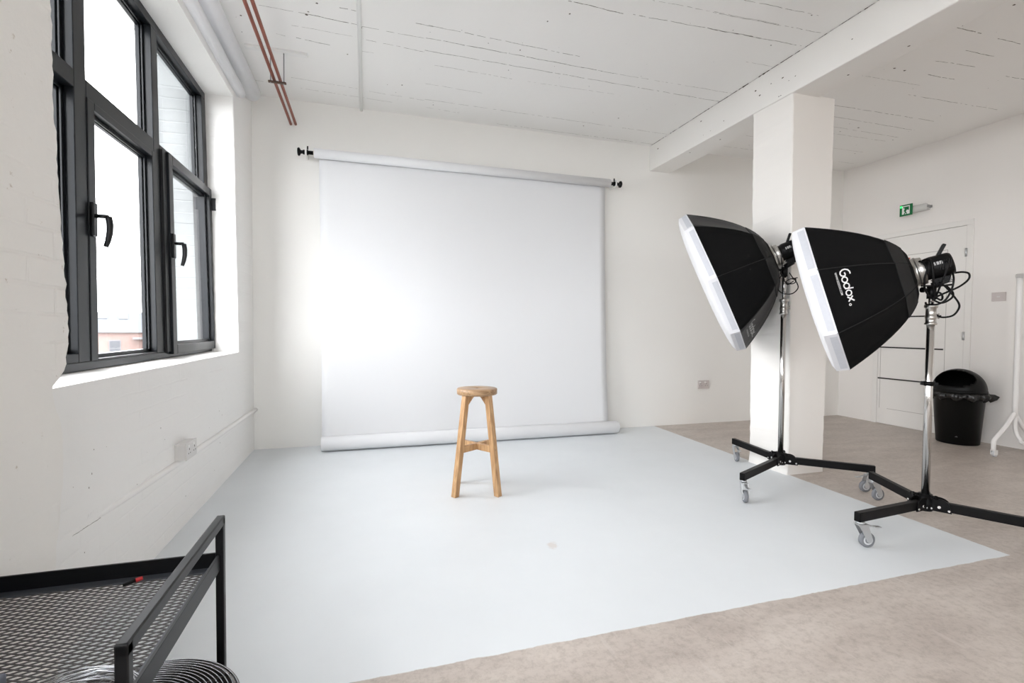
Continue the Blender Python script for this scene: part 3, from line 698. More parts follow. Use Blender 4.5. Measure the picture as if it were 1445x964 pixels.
# white doorway with the runner standing in it
sgn([(.20, .14), (.26, .14), (.26, .80), (.74, .80), (.74, .14), (.80, .14), (.80, .88), (.20, .88)])
sgn([(.26, .14), (.34, .14), (.42, .34), (.34, .44), (.40, .62), (.34, .72), (.26, .70)])
sgn([(.74, .14), (.60, .14), (.56, .30), (.50, .36), (.58, .52), (.66, .50), (.74, .46)])
sgn([(.44, .14), (.54, .14), (.48, .28)])
m.build('pictogram', M['print'], sg)
m = MB(); m.box((XR - .094, 3.791, 2.357), (XR - .090, 3.811, 2.374), 0, .001); m.build('indicator_light', M['led'], sg)
m = MB(); m.box((XR - .055, 3.56, 2.318), (XR - .0, 3.574, 2.342), 0, .002); m.build('end_clip', M['rod'], ex)

# ------------------------------------------------------------------ backdrop
YR = 4.43; ZR = 2.512; RR = .040
XA, XB = -.425, 2.345
bd = thing('paper_backdrop', (.97, YR, 0), 'white seamless paper backdrop hanging from a wall mounted roll to the floor', 'backdrop')
m = MB(); m.lathe((XA, YR, ZR), (1, 0, 0), [(0, .026), (0, RR), (XB - XA, RR), (XB - XA, .026)], 36)
m.build('paper_roll', M['paper'], bd)
m = MB(); m.lathe((XA - .004, YR, ZR), (1, 0, 0), [(0, 0), (0, .026), (XB - XA + .008, .026), (XB - XA + .008, 0)], 24); m.build('core_tube', M['paper_core'], bd)
ZB2 = .066; RB = .060; YBt = 4.315
def sheet(u, v):
    # v 0 top .. 1 bottom; leaves the roll at its back, ends round the floor roll
    x = (XA + .035) + (XB - XA - .065) * u
    z0, z1 = ZR + .0, ZB2 + .03
    z = z0 + (z1 - z0) * v
    y = YR + RR + .002
    y = y + ((YBt + RB * .45) - y) * (v ** 2.2 if v > 0 else 0)
    y += .006 * math.sin(u * 9 + 1) * math.sin(v * PI) + .004 * math.sin(u * 3.0 + v * 4)* math.sin(v * PI)
    xs = x + ((XA + .06 - (XA + .035)) * (1 - u)) * v
    return (xs, y, z)
m = MB(); m.grid(sheet, 40, 60); sh = m.build('paper_sheet', M['paper'], bd, normals=False)
sm = sh.modifiers.new('thickness', 'SOLIDIFY'); sm.thickness = .0012
xa2, xb2 = -.368, 2.40
m = MB()
# a loose spiral roll lying on the floor
m.lathe((xa2, YBt, ZB2), (1, 0, 0), [(.004, .038), (0, RB - .003), (.004, RB), (xb2 - xa2 - .004, RB), (xb2 - xa2, RB - .003), (xb2 - xa2 - .004, .038), (.004, .038)], 40)
fr_ = m.build('floor_roll', M['paper'], bd)
m = MB(); m.lathe((xa2, YBt, ZB2), (1, 0, 0), [(.004, 0), (.004, .030), (.0, .036), (xb2 - xa2, .036), (xb2 - xa2 - .004, .030), (xb2 - xa2 - .004, 0)], 24); m.build('cardboard_core', M['white_paint'], fr_)
for sgn_, x0 in ((-1, XA), (1, XB)):
    m = MB(); m.lathe((x0, YR, ZR), (sgn_, 0, 0), [(.0, .0), (.0, .016), (.045, .016), (.045, .022), (.056, .022), (.056, 0)], 20); m.cyl((x0 + sgn_ * .05, YR, ZR + .026), (x0 + sgn_ * .05, YR, ZR + .052), .006, seg=10, mi=0)
    m.build('expander_plug', M['blk'], bd)
    m = MB(); m.box((min(x0 + sgn_ * .056, x0 + sgn_ * .070), YR - .028, ZR - .03), (max(x0 + sgn_ * .056, x0 + sgn_ * .070), YB - .004, ZR + .036), 0, .003); m.build('wall_bracket', M['white_paint'], bd)
    m = MB(); m.lathe((x0 + sgn_ * .070, YR, ZR), (sgn_, 0, 0), [(0, 0), (0, .018), (.01, .020), (.02, .014), (.032, .014), (.042, .032), (.052, .034), (.058, .028), (.058, 0)], 24); m.build('knob', M['blk'], bd)

# ------------------------------------------------------------------ stool
SX, SY = .680, 3.045
st = thing('wooden_stool', (SX, SY, 0), 'tall oak stool with a round seat standing alone on the white floor', 'stool')
m = MB(); m.lathe((SX, SY, .622), (0, 0, 1), [(0, 0), (0, .125), (.004, .130), (.034, .130), (.038, .126), (.038, .006), (.037, .0055), (.030, .0055), (.030, 0)], 64)
seat = m.build('seat', M['seat'], st, loc=(SX, SY, .622))
m = MB(); m.cyl((SX, SY, .6595), (SX, SY, .6604), .007, seg=16); m.build('seat_hole', M['slot'], seat)
W_ = .036
legs = []
for k in range(4):
    a = PI / 4 - .22 + k * PI / 2; d = Vector((math.cos(a), math.sin(a), 0)); t = Vector((-math.sin(a), math.cos(a), 0))
    bot = .188; top = .100
    def P(r, s, z): return Vector((SX, SY, 0)) + d * r + t * s + Vector((0, 0, z))
    w = W_ / 2
    m = MB()
    A = [P(bot - w, -w, 0), P(bot + w, -w, 0), P(bot + w, w, 0), P(bot - w, w, 0)]
    B = [P(top - w, -w, .622), P(top + w, -w, .622), P(top + w, w, .622), P(top - w, w, .622)]
    va = [m.bm.verts.new(p) for p in A]; vb = [m.bm.verts.new(p) for p in B]
    m.bm.faces.new(va[::-1]); m.bm.faces.new(vb)
    for i in range(4): m.bm.faces.new((va[i], va[(i+1) % 4], vb[(i+1) % 4], vb[i]))
    bmesh.ops.bevel(m.bm, geom=m.bm.edges[:], offset=.0015, segments=1, affect='EDGES')
    lg = m.build('leg', M['wood'], st, loc=(SX, SY, 0))
    rr = bot - (bot - top) * (.285 / .622)
    m = MB(); q = P(rr + w - .0005, 0, .285); m.cyl(q, q + d * .0025, .005, seg=12); m.build('dowel', M['seat'], lg)
for k in range(2):
    a = PI / 4 - .22 + k * PI / 2; d = Vector((math.cos(a), math.sin(a), 0)); t = Vector((-math.sin(a), math.cos(a), 0)); C0 = Vector((SX, SY, 0))
    rr = .188 - .088 * (.285 / .622)
    m = MB(); m.beam(C0 - d * (rr - .010) + Vector((0, 0, .285)), C0 + d * (rr - .010) + Vector((0, 0, .285)), .026, .040 if k == 0 else .0395, bev=.0015); m.build('cross_rail', M['wood'], st, loc=(SX, SY, 0))
    # top rail with the diagonal gussets
    m = MB(); r1 = .100 - W_ / 2 + .004
    for s in (-1, 1):
        pts = [C0 + d * (s * r1 * 1.0) + Vector((0, 0, .6215)), C0 + d * (s * .03) + Vector((0, 0, .6215)), C0 + d * (s * .03) + Vector((0, 0, .612)), C0 + d * (s * .045) + Vector((0, 0, .605)), C0 + d * (s * (r1 + .006)) + Vector((0, 0, .556))]
        m.prism([p - t * .012 for p in pts], t * .024)
        m.build('seat_brace', M['wood'], st, loc=(SX, SY, 0)); m = MB()

# ------------------------------------------------------------------ rolling light stands
def caster(par, top, ang, R_=.037):
    """swivel caster under the arm end; ang = direction the wheel trails"""
    top = Vector(top); d = Vector((math.cos(ang), math.sin(ang), 0)); s = Vector((-d.y, d.x, 0)); u = Vector((0, 0, 1))
    ax = top + d * .034; ax.z = R_
    m = MB()
    m.cyl(top, top - u * .010, .019, seg=20); m.cyl(top - u * .006, top - u * .014, .015, seg=16)
    zt = top.z - .014
    m.beam(Vector((top.x, top.y, zt)) - d * .020, Vector((top.x, top.y, zt)) + d * .032, .038, .004, bev=.001)
    m2 = m
    for sg_ in (-1, 1):
        pts = [(-.018, zt), (.028, zt), (.050, R_ + .010), (.044, R_ - .010), (.028, R_ - .009)]
        m2.prism([top.xyz * 1 + d * x + s * (sg_ * .0165) + u * (z - top.z) for x, z in pts], s * (sg_ * .0022))
    fk = m2.build('caster_fork', M['zinc'], par, loc=top)
    m = MB(); m.lathe(ax - s * .012, s, [(0, 0), (0, .016), (.001, .024), (.001, R_ - .008), (.004, R_ - .001), (.008, R_), (.016, R_), (.020, R_ - .001), (.023, R_ - .008), (.023, .024), (.024, .016), (.024, 0)], 36)
    wl_ = m.build('caster_wheel', M['rubber'], fk, loc=ax)
    m = MB()
    for sg_ in (-1, 1):
        m.lathe(ax + s * (sg_ * .0105), s * sg_, [(0, .023), (.0022, .022), (.0022, .015), (.001, .0145), (.001, .010), (.0035, .009), (.0035, 0)], 28)
    m.build('hub_cap', M['hub'], fk, loc=ax)
    m = MB(); a = top + u * (-.016) + d * .024; b_ = a + d * .045 - u * .012; c = b_ + d * .030 - u * .001
    m.beam(a, b_, .018, .004, bev=.001); m.beam(b_, c, .022, .005, bev=.001)
    m.build('brake_pedal', M['zinc'], fk, loc=top)

def light_stand(C0, ends, casters, zpole, collar, label, zarm=.15):
    C0 = Vector(C0); st = thing('light_stand', (C0.x, C0.y, 0), label, 'light stand')
    u = Vector((0, 0, 1))
    for (ex_, ey), ca in zip(ends, casters):
        e = Vector((ex_, ey, zarm)); d = (e - Vector((C0.x, C0.y, zarm))).normalized(); s = Vector((-d.y, d.x, 0))
        m = MB(); a = Vector((C0.x, C0.y, zarm)) + d * .055
        m.beam(a, e, .030, .046, bev=.003)
        lg = m.build('leg', M['stand_blk'], st, loc=a)
        # hinge cheeks round the root of the arm
        m = MB()
        for sg_ in (-1, 1):
            pts = []
            for k in range(13):
                t = PI * k / 12; pts.append((.052 + .045 * math.cos(t), zarm + .006 + .034 * math.sin(t)))
            pts += [(.010, zarm - .026), (.105, zarm - .026)]
            m.prism([Vector((C0.x, C0.y, 0)) + d * x + s * (sg_ * .0165) + u * z for x, z in pts], s * (sg_ * .005))
            for (x, z, r) in ((.092, zarm - .012, .0075), (.058, zarm - .004, .0095), (.035, zarm + .02, .0085), (.026, zarm - .014, .007)):
                pass
        hg = m.build('hinge_bracket', M['stand_blk'], st, loc=a)
        m = MB()
        for sg_ in (-1, 1):
            for (x, z, r) in ((.094, zarm - .013, .0065), (.056, zarm - .002, .0085), (.026, zarm - .014, .006)):
                q = Vector((C0.x, C0.y, 0)) + d * x + s * (sg_ * .0215) + u * z
                m = MB(); m.cyl(q, q + s * (sg_ * .005), r, r * .8, seg=12)
                m.build('bolt', M['chrome'], hg, loc=q)
        caster(lg, e - d * .024 + u * (-.023), ca)
    m = MB()
    m.lathe(C0 + u * (zarm - .035), u, [(0, 0), (0, .030), (.010, .036), (.060, .036), (.066, .030), (.085, .030), (.085, .0)], 28)
    for k in range(3):
        a = k * 2.1 + .4; d = Vector((math.cos(a), math.sin(a), 0)); q = C0 + u * (zarm + .045)
        m.cyl(q + d * .025, q + d * .048, .007, seg=10); m.cyl(q + d * .048, q + d * .056, .011, seg=10)
    m.build('base_hub', M['stand_blk'], st, loc=C0)
    m = MB(); m.cyl(C0 + u * (zarm + .04), C0 + u * (collar), .0175, seg=32); pl = m.build('pole', M['chrome'], st, loc=C0)
    m = MB(); m.lathe(C0 + u * (collar - .09), u, [(0, .0176), (0, .026), (.008, .027), (.012, .023), (.03, .0225), (.032, .0245), (.045, .0245), (.047, .0225), (.085, .0225), (.088, .028), (.100, .029), (.106, .026), (.106, .0)], 32)
    hd = C0 + u * (collar - .045); sd = Vector((r2.x, r2.y, 0)).normalized()
    cl = m.build('clamp_collar', M['alu'], st, loc=C0 + u * (collar - .09))
    m = MB(); m.cyl(hd + sd * .022, hd + sd * .040, .006, seg=10); m.cyl(hd + sd * .040 + u * .014, hd + sd * .040 - u * .014, .004, seg=8); m.build('clamp_screw', M['alu'], cl, loc=hd)
    m = MB(); m.cyl(C0 + u * collar, C0 + u * zpole, .0125, seg=24); m.build('upper_pole', M['chrome'], st, loc=C0)
    return st

def soft_frame(P0, azd, tiltd):
    a = math.radians(azd); t = math.radians(tiltd)
    n = Vector((-math.sin(a) * math.cos(t), math.cos(a) * math.cos(t), -math.sin(t)))
    uu = (Vector((0, 0, 1)) - n * n.z).normalized(); c = uu.cross(n)
    if c.dot(Vector((0, 0, HC)) - Vector(P0)) < 0: c = -c
    return Vector(P0), n, uu, c

GLY = {  # stroke letters on a unit em: list of polylines
 'G': [[(.62,.98),(.40,.99),(.18,.86),(.05,.60),(.05,.34),(.18,.10),(.38,.02),(.58,.08),(.68,.26),(.66,.46),(.52,.50),(.34,.46)]],
 'o': [[(.30 + .27 * math.cos(t), .29 + .27 * math.sin(t)) for t in [2 * PI * k / 20 for k in range(21)]]],
 'd': [[(.30 + .27 * math.cos(t), .29 + .27 * math.sin(t)) for t in [2 * PI * k / 20 for k in range(21)]], [(.54, .04), (.60, .40), (.66, .88)]],
 'x': [[(.04, .56), (.50, .02)], [(.02, .02), (.54, .60)]],
}
def soft_box(P0, azd, tiltd, s0, s1, R_, vert0, logo_c, label, lit_facets=(), logo_mat='print', logo_s=.235, vpos=.30, a_off=0.0):
    O, n, uu, c = soft_frame(P0, azd, tiltd)
    t = thing('softbox', O + n * s0, label, 'softbox')
    rr0 = .082; L = s1 - s0
    def S(th, k):      # k 0 rim .. 1 ring : point on the rib line at angle th
        r = rr0 + (R_ - rr0) * max(0.0, 1 - k) ** .56
        return O + n * (s1 - L * k) + (c * math.cos(th) - uu * math.sin(th)) * r
    vs = [math.radians(vert0 + 45 * i) for i in range(8)]
    def Fc(i, w, k, off=0.0):   # facet i, w 0..1 across, k along
        a, b_ = S(vs[i], k), S(vs[(i + 1) % 8], k)
        p = a + (b_ - a) * w
        if off:
            mid = vs[i] + PI / 8; nn = (c * math.cos(mid) - uu * math.sin(mid)) * .8 - n * .6
            p = p + nn.normalized() * off
        # cloth sags inwards a touch between the ribs
        sag = .018 * math.sin(PI * w) * math.sin(PI * min(1, k * 1.1)) * (R_ / .44)
        mid = vs[i] + PI / 8; p = p - (c * math.cos(mid) - uu * math.sin(mid)) * sag
        return p
    ks = [0, .04, .1, .18, .27, .36, .46, .56, .66, .75, .83, .9, .95, .985, 1.0]
    for grp, mat in (((i for i in range(8) if i not in lit_facets), 'fabric'), ((i for i in lit_facets), 'fab_grey')):
        grp = list(grp)
        if not grp: continue
        m = MB()
        for i in grp:
            V = [[m.bm.verts.new(Fc(i, w / 6, k)) for w in range(7)] for k in ks]
            for a in range(len(ks) - 1):
                for b_ in range(6):
                    f = m.bm.faces.new((V[a][b_], V[a][b_+1], V[a+1][b_+1], V[a+1][b_])); f.smooth = True
        bmesh.ops.remove_doubles(m.bm, verts=m.bm.verts, dist=.0005)
        o = m.build('cover', M[mat], t, loc=O, normals=False)
        mo = o.modifiers.new('thickness', 'SOLIDIFY'); mo.thickness = .002; mo.offset = 0
        if mat == 'fab_grey': o['label'] = 'lighter charcoal facets of the cover'
    for i in range(8):
        m = MB(); m.tube([S(vs[i], k) + (c * math.cos(vs[i]) - uu * math.sin(vs[i])) * .001 for k in ks], .0022, 8); m.build('rib', M['seam'], t, loc=O)
    # rear flap band where the cloth is tightened round the ring
    m = MB()
    for i in range(8):
        kk = [.80, .85, .90, .94]
        V = [[m.bm.verts.new(Fc(i, w / 6, k, .0035)) for w in range(7)] for k in kk]
        for a in range(len(kk) - 1):
            for b_ in range(6): m.bm.faces.new((V[a][b_], V[a][b_+1], V[a+1][b_+1], V[a+1][b_]))
    o = m.build('rear_flap', M['seam'], t, loc=O, normals=False); mo = o.modifiers.new('thickness', 'SOLIDIFY'); mo.thickness = .004; mo.offset = 0
    # white lip and its velcro
    def lipP(th_i, w, h, off=0):
        a = (c * math.cos(vs[th_i]) - uu * math.sin(vs[th_i])); b_ = (c * math.cos(vs[(th_i+1) % 8]) - uu * math.sin(vs[(th_i+1) % 8]))
        q = a + (b_ - a) * w
        return O + n * (s1 + h) + q * (R_ * (1 - h * .25) + off)
    m = MB()
    for i in range(8):
        V = [[m.bm.verts.new(lipP(i, w / 4, h)) for w in range(5)] for h in (-.004, .02, .045, .058)]
        for a in range(3):
            for b_ in range(4): m.bm.faces.new((V[a][b_], V[a][b_+1], V[a+1][b_+1], V[a+1][b_]))
    bmesh.ops.remove_doubles(m.bm, verts=m.bm.verts, dist=.0005)
    o = m.build('lip', M['lip'], t, loc=O, normals=False); mo = o.modifiers.new('thickness', 'SOLIDIFY'); mo.thickness = .003; mo.offset = 0
    m = MB()
    for i in range(8):
        m.poly([lipP(i, .06, .004, .003), lipP(i, .94, .004, .003), lipP(i, .94, .036, .003), lipP(i, .06, .036, .003)])
    vo = m.build('velcro_strip', M['velcro'], o, loc=O, normals=False); mo = vo.modifiers.new('thickness', 'SOLIDIFY'); mo.thickness = .0015; mo.offset = 0
    # bulging diffuser
    m = MB(); hs = [(0, 1), (.010, .985), (.020, .93), (.028, .8), (.035, .6), (.039, .35), (.041, .0)]
    Rd = R_ * (1 - .058 * .25) - .003
    rings = []
    for (h, f_) in hs:
        if f_ == 0: rings.append([m.bm.verts.new(O + n * (s1 + .050 + h))]); continue
        rg = []
        for i in range(8):
            a = (c * math.cos(vs[i]) - uu * math.sin(vs[i])); b_ = (c * math.cos(vs[(i+1) % 8]) - uu * math.sin(vs[(i+1) % 8]))
            for w in range(4):
                q = a + (b_ - a) * (w / 4); ql = q.normalized() if f_ < .5 else q
                rg.append(m.bm.verts.new(O + n * (s1 + .050 + h * (R_ / .44)) + q * Rd * f_))
        rings.append(rg)
    for a, b_ in zip(rings, rings[1:]):
        for i in range(32):
            j = (i + 1) % 32
            f = m.bm.faces.new((a[i], a[j], b_[j], b_[i]) if len(b_) > 1 else (a[i], a[j], b_[0])); f.smooth = True
    m.build('diffuser', M['diff'], t, loc=O)
    # speed ring
    m = MB(); m.lathe(O + n * (s0 + .012), -n, [(-.004, .064), (0, rr0 + .004), (.006, rr0 + .002), (.006, .079), (.016, .079), (.018, .074), (.028, .074), (.030, .078), (.036, .078), (.038, .064)], 40); m.build('speed_ring', M['alu'], t, loc=O)
    # printed logo, laid onto the facet
    i = [j for j in range(8) if abs(((vert0 + 45 * j + 22.5 - logo_c + 180) % 360) - 180) < 1][0]
    k0 = vpos; chord = (Fc(i, 1, k0) - Fc(i, 0, k0)).length
    def mp(a, b_, off=.0022):      # a metres along reading direction, b metres towards the ring
        k = k0; ds = b_
        # step along the meridian
        kk = k0; rem = b_; stp = .004 if b_ > 0 else -.004
        while abs(rem) > 1e-4:
            dl = (Fc(i, .5, kk + stp) - Fc(i, .5, kk)).length
            if dl > abs(rem): kk += stp * abs(rem) / dl; break
            kk += stp; rem -= math.copysign(dl, rem)
        ch = (Fc(i, 1, kk) - Fc(i, 0, kk)).length
        return Fc(i, .5 + (a + a_off) / ch, kk, off)
    m = MB(); em = logo_s / 2.62; x = 0; sw = .115
    def ribbon(pl, a0, b0, sc_, wd):
        nP = len(pl); L_ = []; R2 = []
        for q in range(nP):
            p = Vector((pl[q][0], pl[q][1])); a = Vector((pl[max(0, q-1)][0], pl[max(0, q-1)][1])); b_ = Vector((pl[min(nP-1, q+1)][0], pl[min(nP-1, q+1)][1]))
            if pl[0] == pl[-1] or (Vector(pl[0]) - Vector(pl[-1])).length < 1e-6:
                if q == 0: a = Vector(pl[-2])
                if q == nP - 1: b_ = Vector(pl[1])
            tt = (b_ - a).normalized(); nn = Vector((-tt.y, tt.x)) * wd / 2
            L_.append(p + nn); R2.append(p - nn)
        for q in range(nP - 1):
            m.poly([mp(a0 + v.x * sc_, b0 + v.y * sc_) for v in (L_[q], L_[q+1], R2[q+1], R2[q])])
    adv = {'G': .74, 'o': .62, 'd': .72, 'x': .58}
    x = -logo_s / 2
    for ch_ in 'Godox':
        for pl in GLY[ch_]: ribbon(pl, x, 0, em * .9, sw * (1.15 if ch_ in 'Gx' else 1.05))
        x += adv[ch_] * em * .9 * (1.02)
    # registered dot ring
    ribbon([(.1 * math.cos(q), .1 * math.sin(q)) for q in [2 * PI * k / 10 for k in range(11)]], x + .012, .004, .05, .06)
    o = m.build('logo', M[logo_mat], t, loc=O, normals=False); mo = o.modifiers.new('thickness', 'SOLIDIFY'); mo.thickness = .0006; mo.offset = 0
    # web address line under it
    cu = bpy.data.curves.new('address', 'FONT'); cu.body = 'WWW.GODOX.COM'; cu.size = 1.0; cu.offset = .012
    tob = bpy.data.objects.new('address', cu); COL.objects.link(tob)
    dg = bpy.context.evaluated_depsgraph_get(); me = bpy.data.meshes.new_from_object(tob.evaluated_get(dg))
    COL.objects.unlink(tob); bpy.data.objects.remove(tob)
    xs = [v.co.x for v in me.vertices]; wd = max(xs) - min(xs); sc_ = logo_s * .80 / wd; x0 = min(xs)
    for v in me.vertices:
        q = mp((v.co.x - x0) * sc_ - logo_s * .46, v.co.y * sc_ * 1.25 - .040 * logo_s / .235)
        v.co = q - O
    me.name = 'web_address'; me.materials.clear(); me.materials.append(M[logo_mat])
    o = bpy.data.objects.new('web_address', me); COL.objects.link(o); o.parent = t; o.location = O - world_loc(t)
    return O, n, uu, c

def light_head(O, n, uu, c, s0, zc, label, blen=.135):
    """monobloc body behind the ring, on the stand spigot"""
    t = thing('studio_light', (O.x, O.y, zc), label, 'studio light')
    a = O + n * (s0 - .026); u = Vector((0, 0, 1))
    m = MB(); m.lathe(a, -n, [(0, 0), (0, .064), (.018, .066), (.022, .056), (.040, .055), (.043, .058), (.055, .060), (blen - .01, .058), (blen, .052), (blen, 0)], 36); bo = m.build('body', M['blk'], t, loc=a)
    # vents on both sides and printed marks
    m = MB()
    for k in range(5):
        p = a - n * (.080 + .010 * k)
        for sd in (-1, 1):
            q = p + c * (sd * .0595); m = MB(); m.beam(q + uu * .022 - n * .012, q - uu * .022 + n * .006, .003, .004, c)
            m.build('vent', M['seam'], bo, loc=a)
    m = MB()
    for (d1, w_) in ((.062, .006), (.074, .009), (.087, .012)):
        p = a - n * d1 + c * .0592 + uu * .014; m.beam(p + uu * .008, p - uu * .008, .001, w_, n)
    m.build('printed_mark', M['print_dim'], bo, loc=a)
    m = MB(); p = a - n * (blen - .045) + uu * .052; q = p - n * .040 + uu * .050
    m.beam(p, q, .04, .016, n, bev=.003); m.build('grip_fin', M['blk'], bo, loc=a)
    m = MB(); m.lathe(a + n * .0, n, [(-.02, .071), (.006, .074), (.010, .070), (.010, .064)], 32); m.build('mount_collar', M['alu'], t, loc=a)
    # yoke down to the spigot
    b0 = Vector((O.x, O.y, zc)); cc = a - n * .075
    m = MB(); m.prism([cc - uu * .058 + n * .040 - c * .02, cc - uu * .058 - n * .040 - c * .02, cc - uu * .092 - n * .022 - c * .02, cc - uu * .098 + n * .018 - c * .02], c * .04)
    for k in range(4):
        q = cc - uu * (.066 + .008 * k); m.beam(q + n * .036, q - n * .036, .046, .003, uu)
    m.build('tilt_bracket', M['blk'], t, loc=b0)
    sp = Vector((O.x, O.y, zc - .10))
    m = MB(); m.cyl(sp - u * .045, sp + u * .02, .020, .020, 20); m.cyl(sp + u * .02, Vector(cc - uu * .085), .016, .018, 16); m.build('spigot_mount', M['blk'], t, loc=sp)
    rt_ = Vector((r2.x, r2.y, 0)).normalized()
    m = MB(); m.cyl(sp - rt_ * .02, sp - rt_ * .042, .008, seg=10); m.cyl(sp - rt_ * .042, sp - rt_ * .052, .014, seg=12); m.build('locking_knob', M['blk'], t, loc=sp)
    return t

NEAR = Vector((2.79, 1.775, 0)); FAR = Vector((2.75, 2.66, 0))
light_stand(NEAR, [(2.26, 1.73), (3.0, 2.215), (3.085, 1.265)], [math.radians(-15), math.radians(-12), math.radians(-30)], 1.262, 1.17, 'chrome rolling light stand in front, its leg reaching out of frame at right')
light_stand(FAR, [(2.83, 3.20), (2.19, 2.40), (3.15, 2.30)], [math.radians(-110), math.radians(-115), math.radians(165)], 1.455, 1.245, 'chrome rolling light stand beside the white column, behind the other stand')
NO = NEAR + Vector((0, 0, 1.372)); FO = FAR + Vector((0, 0, 1.585))
O, n_, uu_, c_ = soft_box(NO, 39, 16, .082, .475, .435, -15, 7.5, 'black octagonal softbox with a large white printed logo, nearest the camera', logo_s=.146, vpos=.215, a_off=-.060)
light_head(O, n_, uu_, c_, .082, 1.36, 'black studio light behind the large-logo softbox, wrapped in cable')
O2, n2_, uu2_, c2_ = soft_box(FO, 50, 23, .082, .475, .53, 3, 70.5, 'black octagonal softbox in front of the white column, small logo near its lower edge', lit_facets=(1, 6), logo_mat='print_dim', logo_s=.19, vpos=.17)
light_head(O2, n2_, uu2_, c2_, .082, 1.56, 'black studio light half hidden beside the white column, behind the rear softbox')
m = MB(); p = NO + n_ * .082 + uu_ * .080; m.beam(p + n_ * .012, p - n_ * .010, .03, .006, uu_); tag(m.build('orange_tag', M['orange'], None, loc=p), 'small orange tag on the silver ring of the front softbox', 'tag')

# cables wrapped round the lights: smooth curves through points beside the head
def smooth(pts, k=8):
    P_ = [Vector(p) for p in pts]; P_ = [P_[0]] + P_ + [P_[-1]]; out = []
    for i in range(1, len(P_) - 2):
        for j in range(k):
            t = j / k; a, b_, c, d = P_[i-1], P_[i], P_[i+1], P_[i+2]
            out.append(.5 * ((2*b_) + (-a + c)*t + (2*a - 5*b_ + 4*c - d)*t*t + (-a + 3*b_ - 3*c + d)*t*t*t))
    out.append(P_[-2]); return out
latd = Vector((math.cos(.75), -math.sin(.75), 0))     # sideways of the light as seen from the room
tow = Vector((-math.sin(.75), -math.cos(.75), 0))
def cable(base, loops, r, label):
    m = MB()
    for lp in loops:
        m.tube(smooth([base + latd * a + Vector((0, 0, b_)) + tow * d for a, b_, d in lp]), r, 8)
    return tag(m.build('power_cable', M['blk'], None, loc=base), label, 'cable')
sc1 = .0028; 
def c4(lst): # photo crop units -> metres beside the light
    return [((x - 460) / 7.415 * sc1, -(y - 400) / 7.415 * .00345, d) for x, y, d in lst]
cb = NEAR + Vector((0, 0, 1.330))
cable(cb, [
 c4([(680,372,.0),(760,368,.02),(825,388,.02),(822,450,.02),(730,525,.02),(560,600,.03),(470,640,.04)]),
 c4([(500,470,.05),(580,530,.04),(650,600,.03),(735,710,.02),(740,780,.0),(680,840,.0),(560,850,0),(480,780,0),(455,690,.02)]),
 c4([(645,330,.02),(642,440,.06),(625,560,.06),(565,670,.06),(490,715,.05),(400,715,.03),(385,690,.02)]),
 c4([(300,290,.0),(285,250,.04),(300,245,.06),(335,330,.095),(320,450,.09),(345,560,.07),(430,650,.05),(540,700,.04),(640,650,.04),(645,590,.05),(560,510,.06)]),
 c4([(320,240,.0),(350,222,.06),(385,255,.09),(405,400,.095),(430,560,.07),(470,660,.05)]),
 c4([(540,240,.04),(552,280,.095),(530,400,.09),(500,520,.07),(470,640,.05)]),
 c4([(430,240,.03),(470,198,.02),(520,196,.02),(555,235,.03)]),
 c4([(310,510,.05),(400,515,.06),(520,515,.06),(640,505,.05)]),
 c4([(470,640,.05),(520,670,.06),(540,630,.05),(510,590,.05),(470,600,.05),(450,660,.05),(490,690,.05)]),
], .0045, 'black cable tangled in loops round the front studio light')
fb = FAR + Vector((0, 0, 1.475))
def c3(lst): return [((x - 400) / 9.64 * .0043, -(y - 420) / 9.64 * .0046, d) for x, y, d in lst]
cable(fb, [
 c3([(350,540,.03),(310,640,.03),(310,720,.03),(360,780,.03),(440,803,.03),(520,790,.03),(580,720,.03),(560,640,.03),(500,560,.03),(460,500,.04)]),
 c3([(370,540,.05),(400,620,.05),(460,660,.05),(530,650,.05),(545,600,.05),(500,580,.05)]),
 c3([(300,210,.05),(330,190,.06),(350,240,.08),(350,330,.09),(360,430,.08),(340,500,.06),(400,600,.05)]),
 c3([(520,620,.04),(440,670,.05),(420,630,.05),(480,590,.05),(520,600,.05)]),
 c3([(520,585,.04),(570,575,.04)]),
], .0034, 'black cable hanging in a loop under the rear studio light')
# velcro strap round the front pole
m = MB(); m.lathe(NEAR + Vector((0, 0, .765)), (0, 0, 1), [(0, .0178), (0, .0225), (.022, .0225), (.022, .0178)], 24)
m.beam(NEAR + latd * .02 + Vector((0, 0, .776)), NEAR + latd * .036 + Vector((0, 0, .772)), .016, .020, bev=.003)
m.beam(NEAR - latd * .02 + Vector((0, 0, .776)), NEAR - latd * .034 + Vector((0, 0, .778)), .016, .020, bev=.003)
tag(m.build('cable_tie', M['blk'], None, loc=NEAR + Vector((0, 0, .765))), 'black velcro tie strapped round the pole of the front stand', 'cable tie')

# ------------------------------------------------------------------ waste bin
BX, BY = 5.33, 3.135
bn = thing('waste_bin', (BX, BY, 0), 'black plastic swing lid waste bin standing against the right wall', 'bin')
m = MB(); m.lathe((BX, BY, 0), (0, 0, 1), [(0, 0), (0, .150), (.006, .156), (.46, .187), (.465, .192), (.475, .192), (.475, .180), (.02, .148), (.02, 0)], 56, sx=1.0, ref=(1, 0, 0)); m.build('body', M['bin'], bn, loc=(BX, BY, 0))
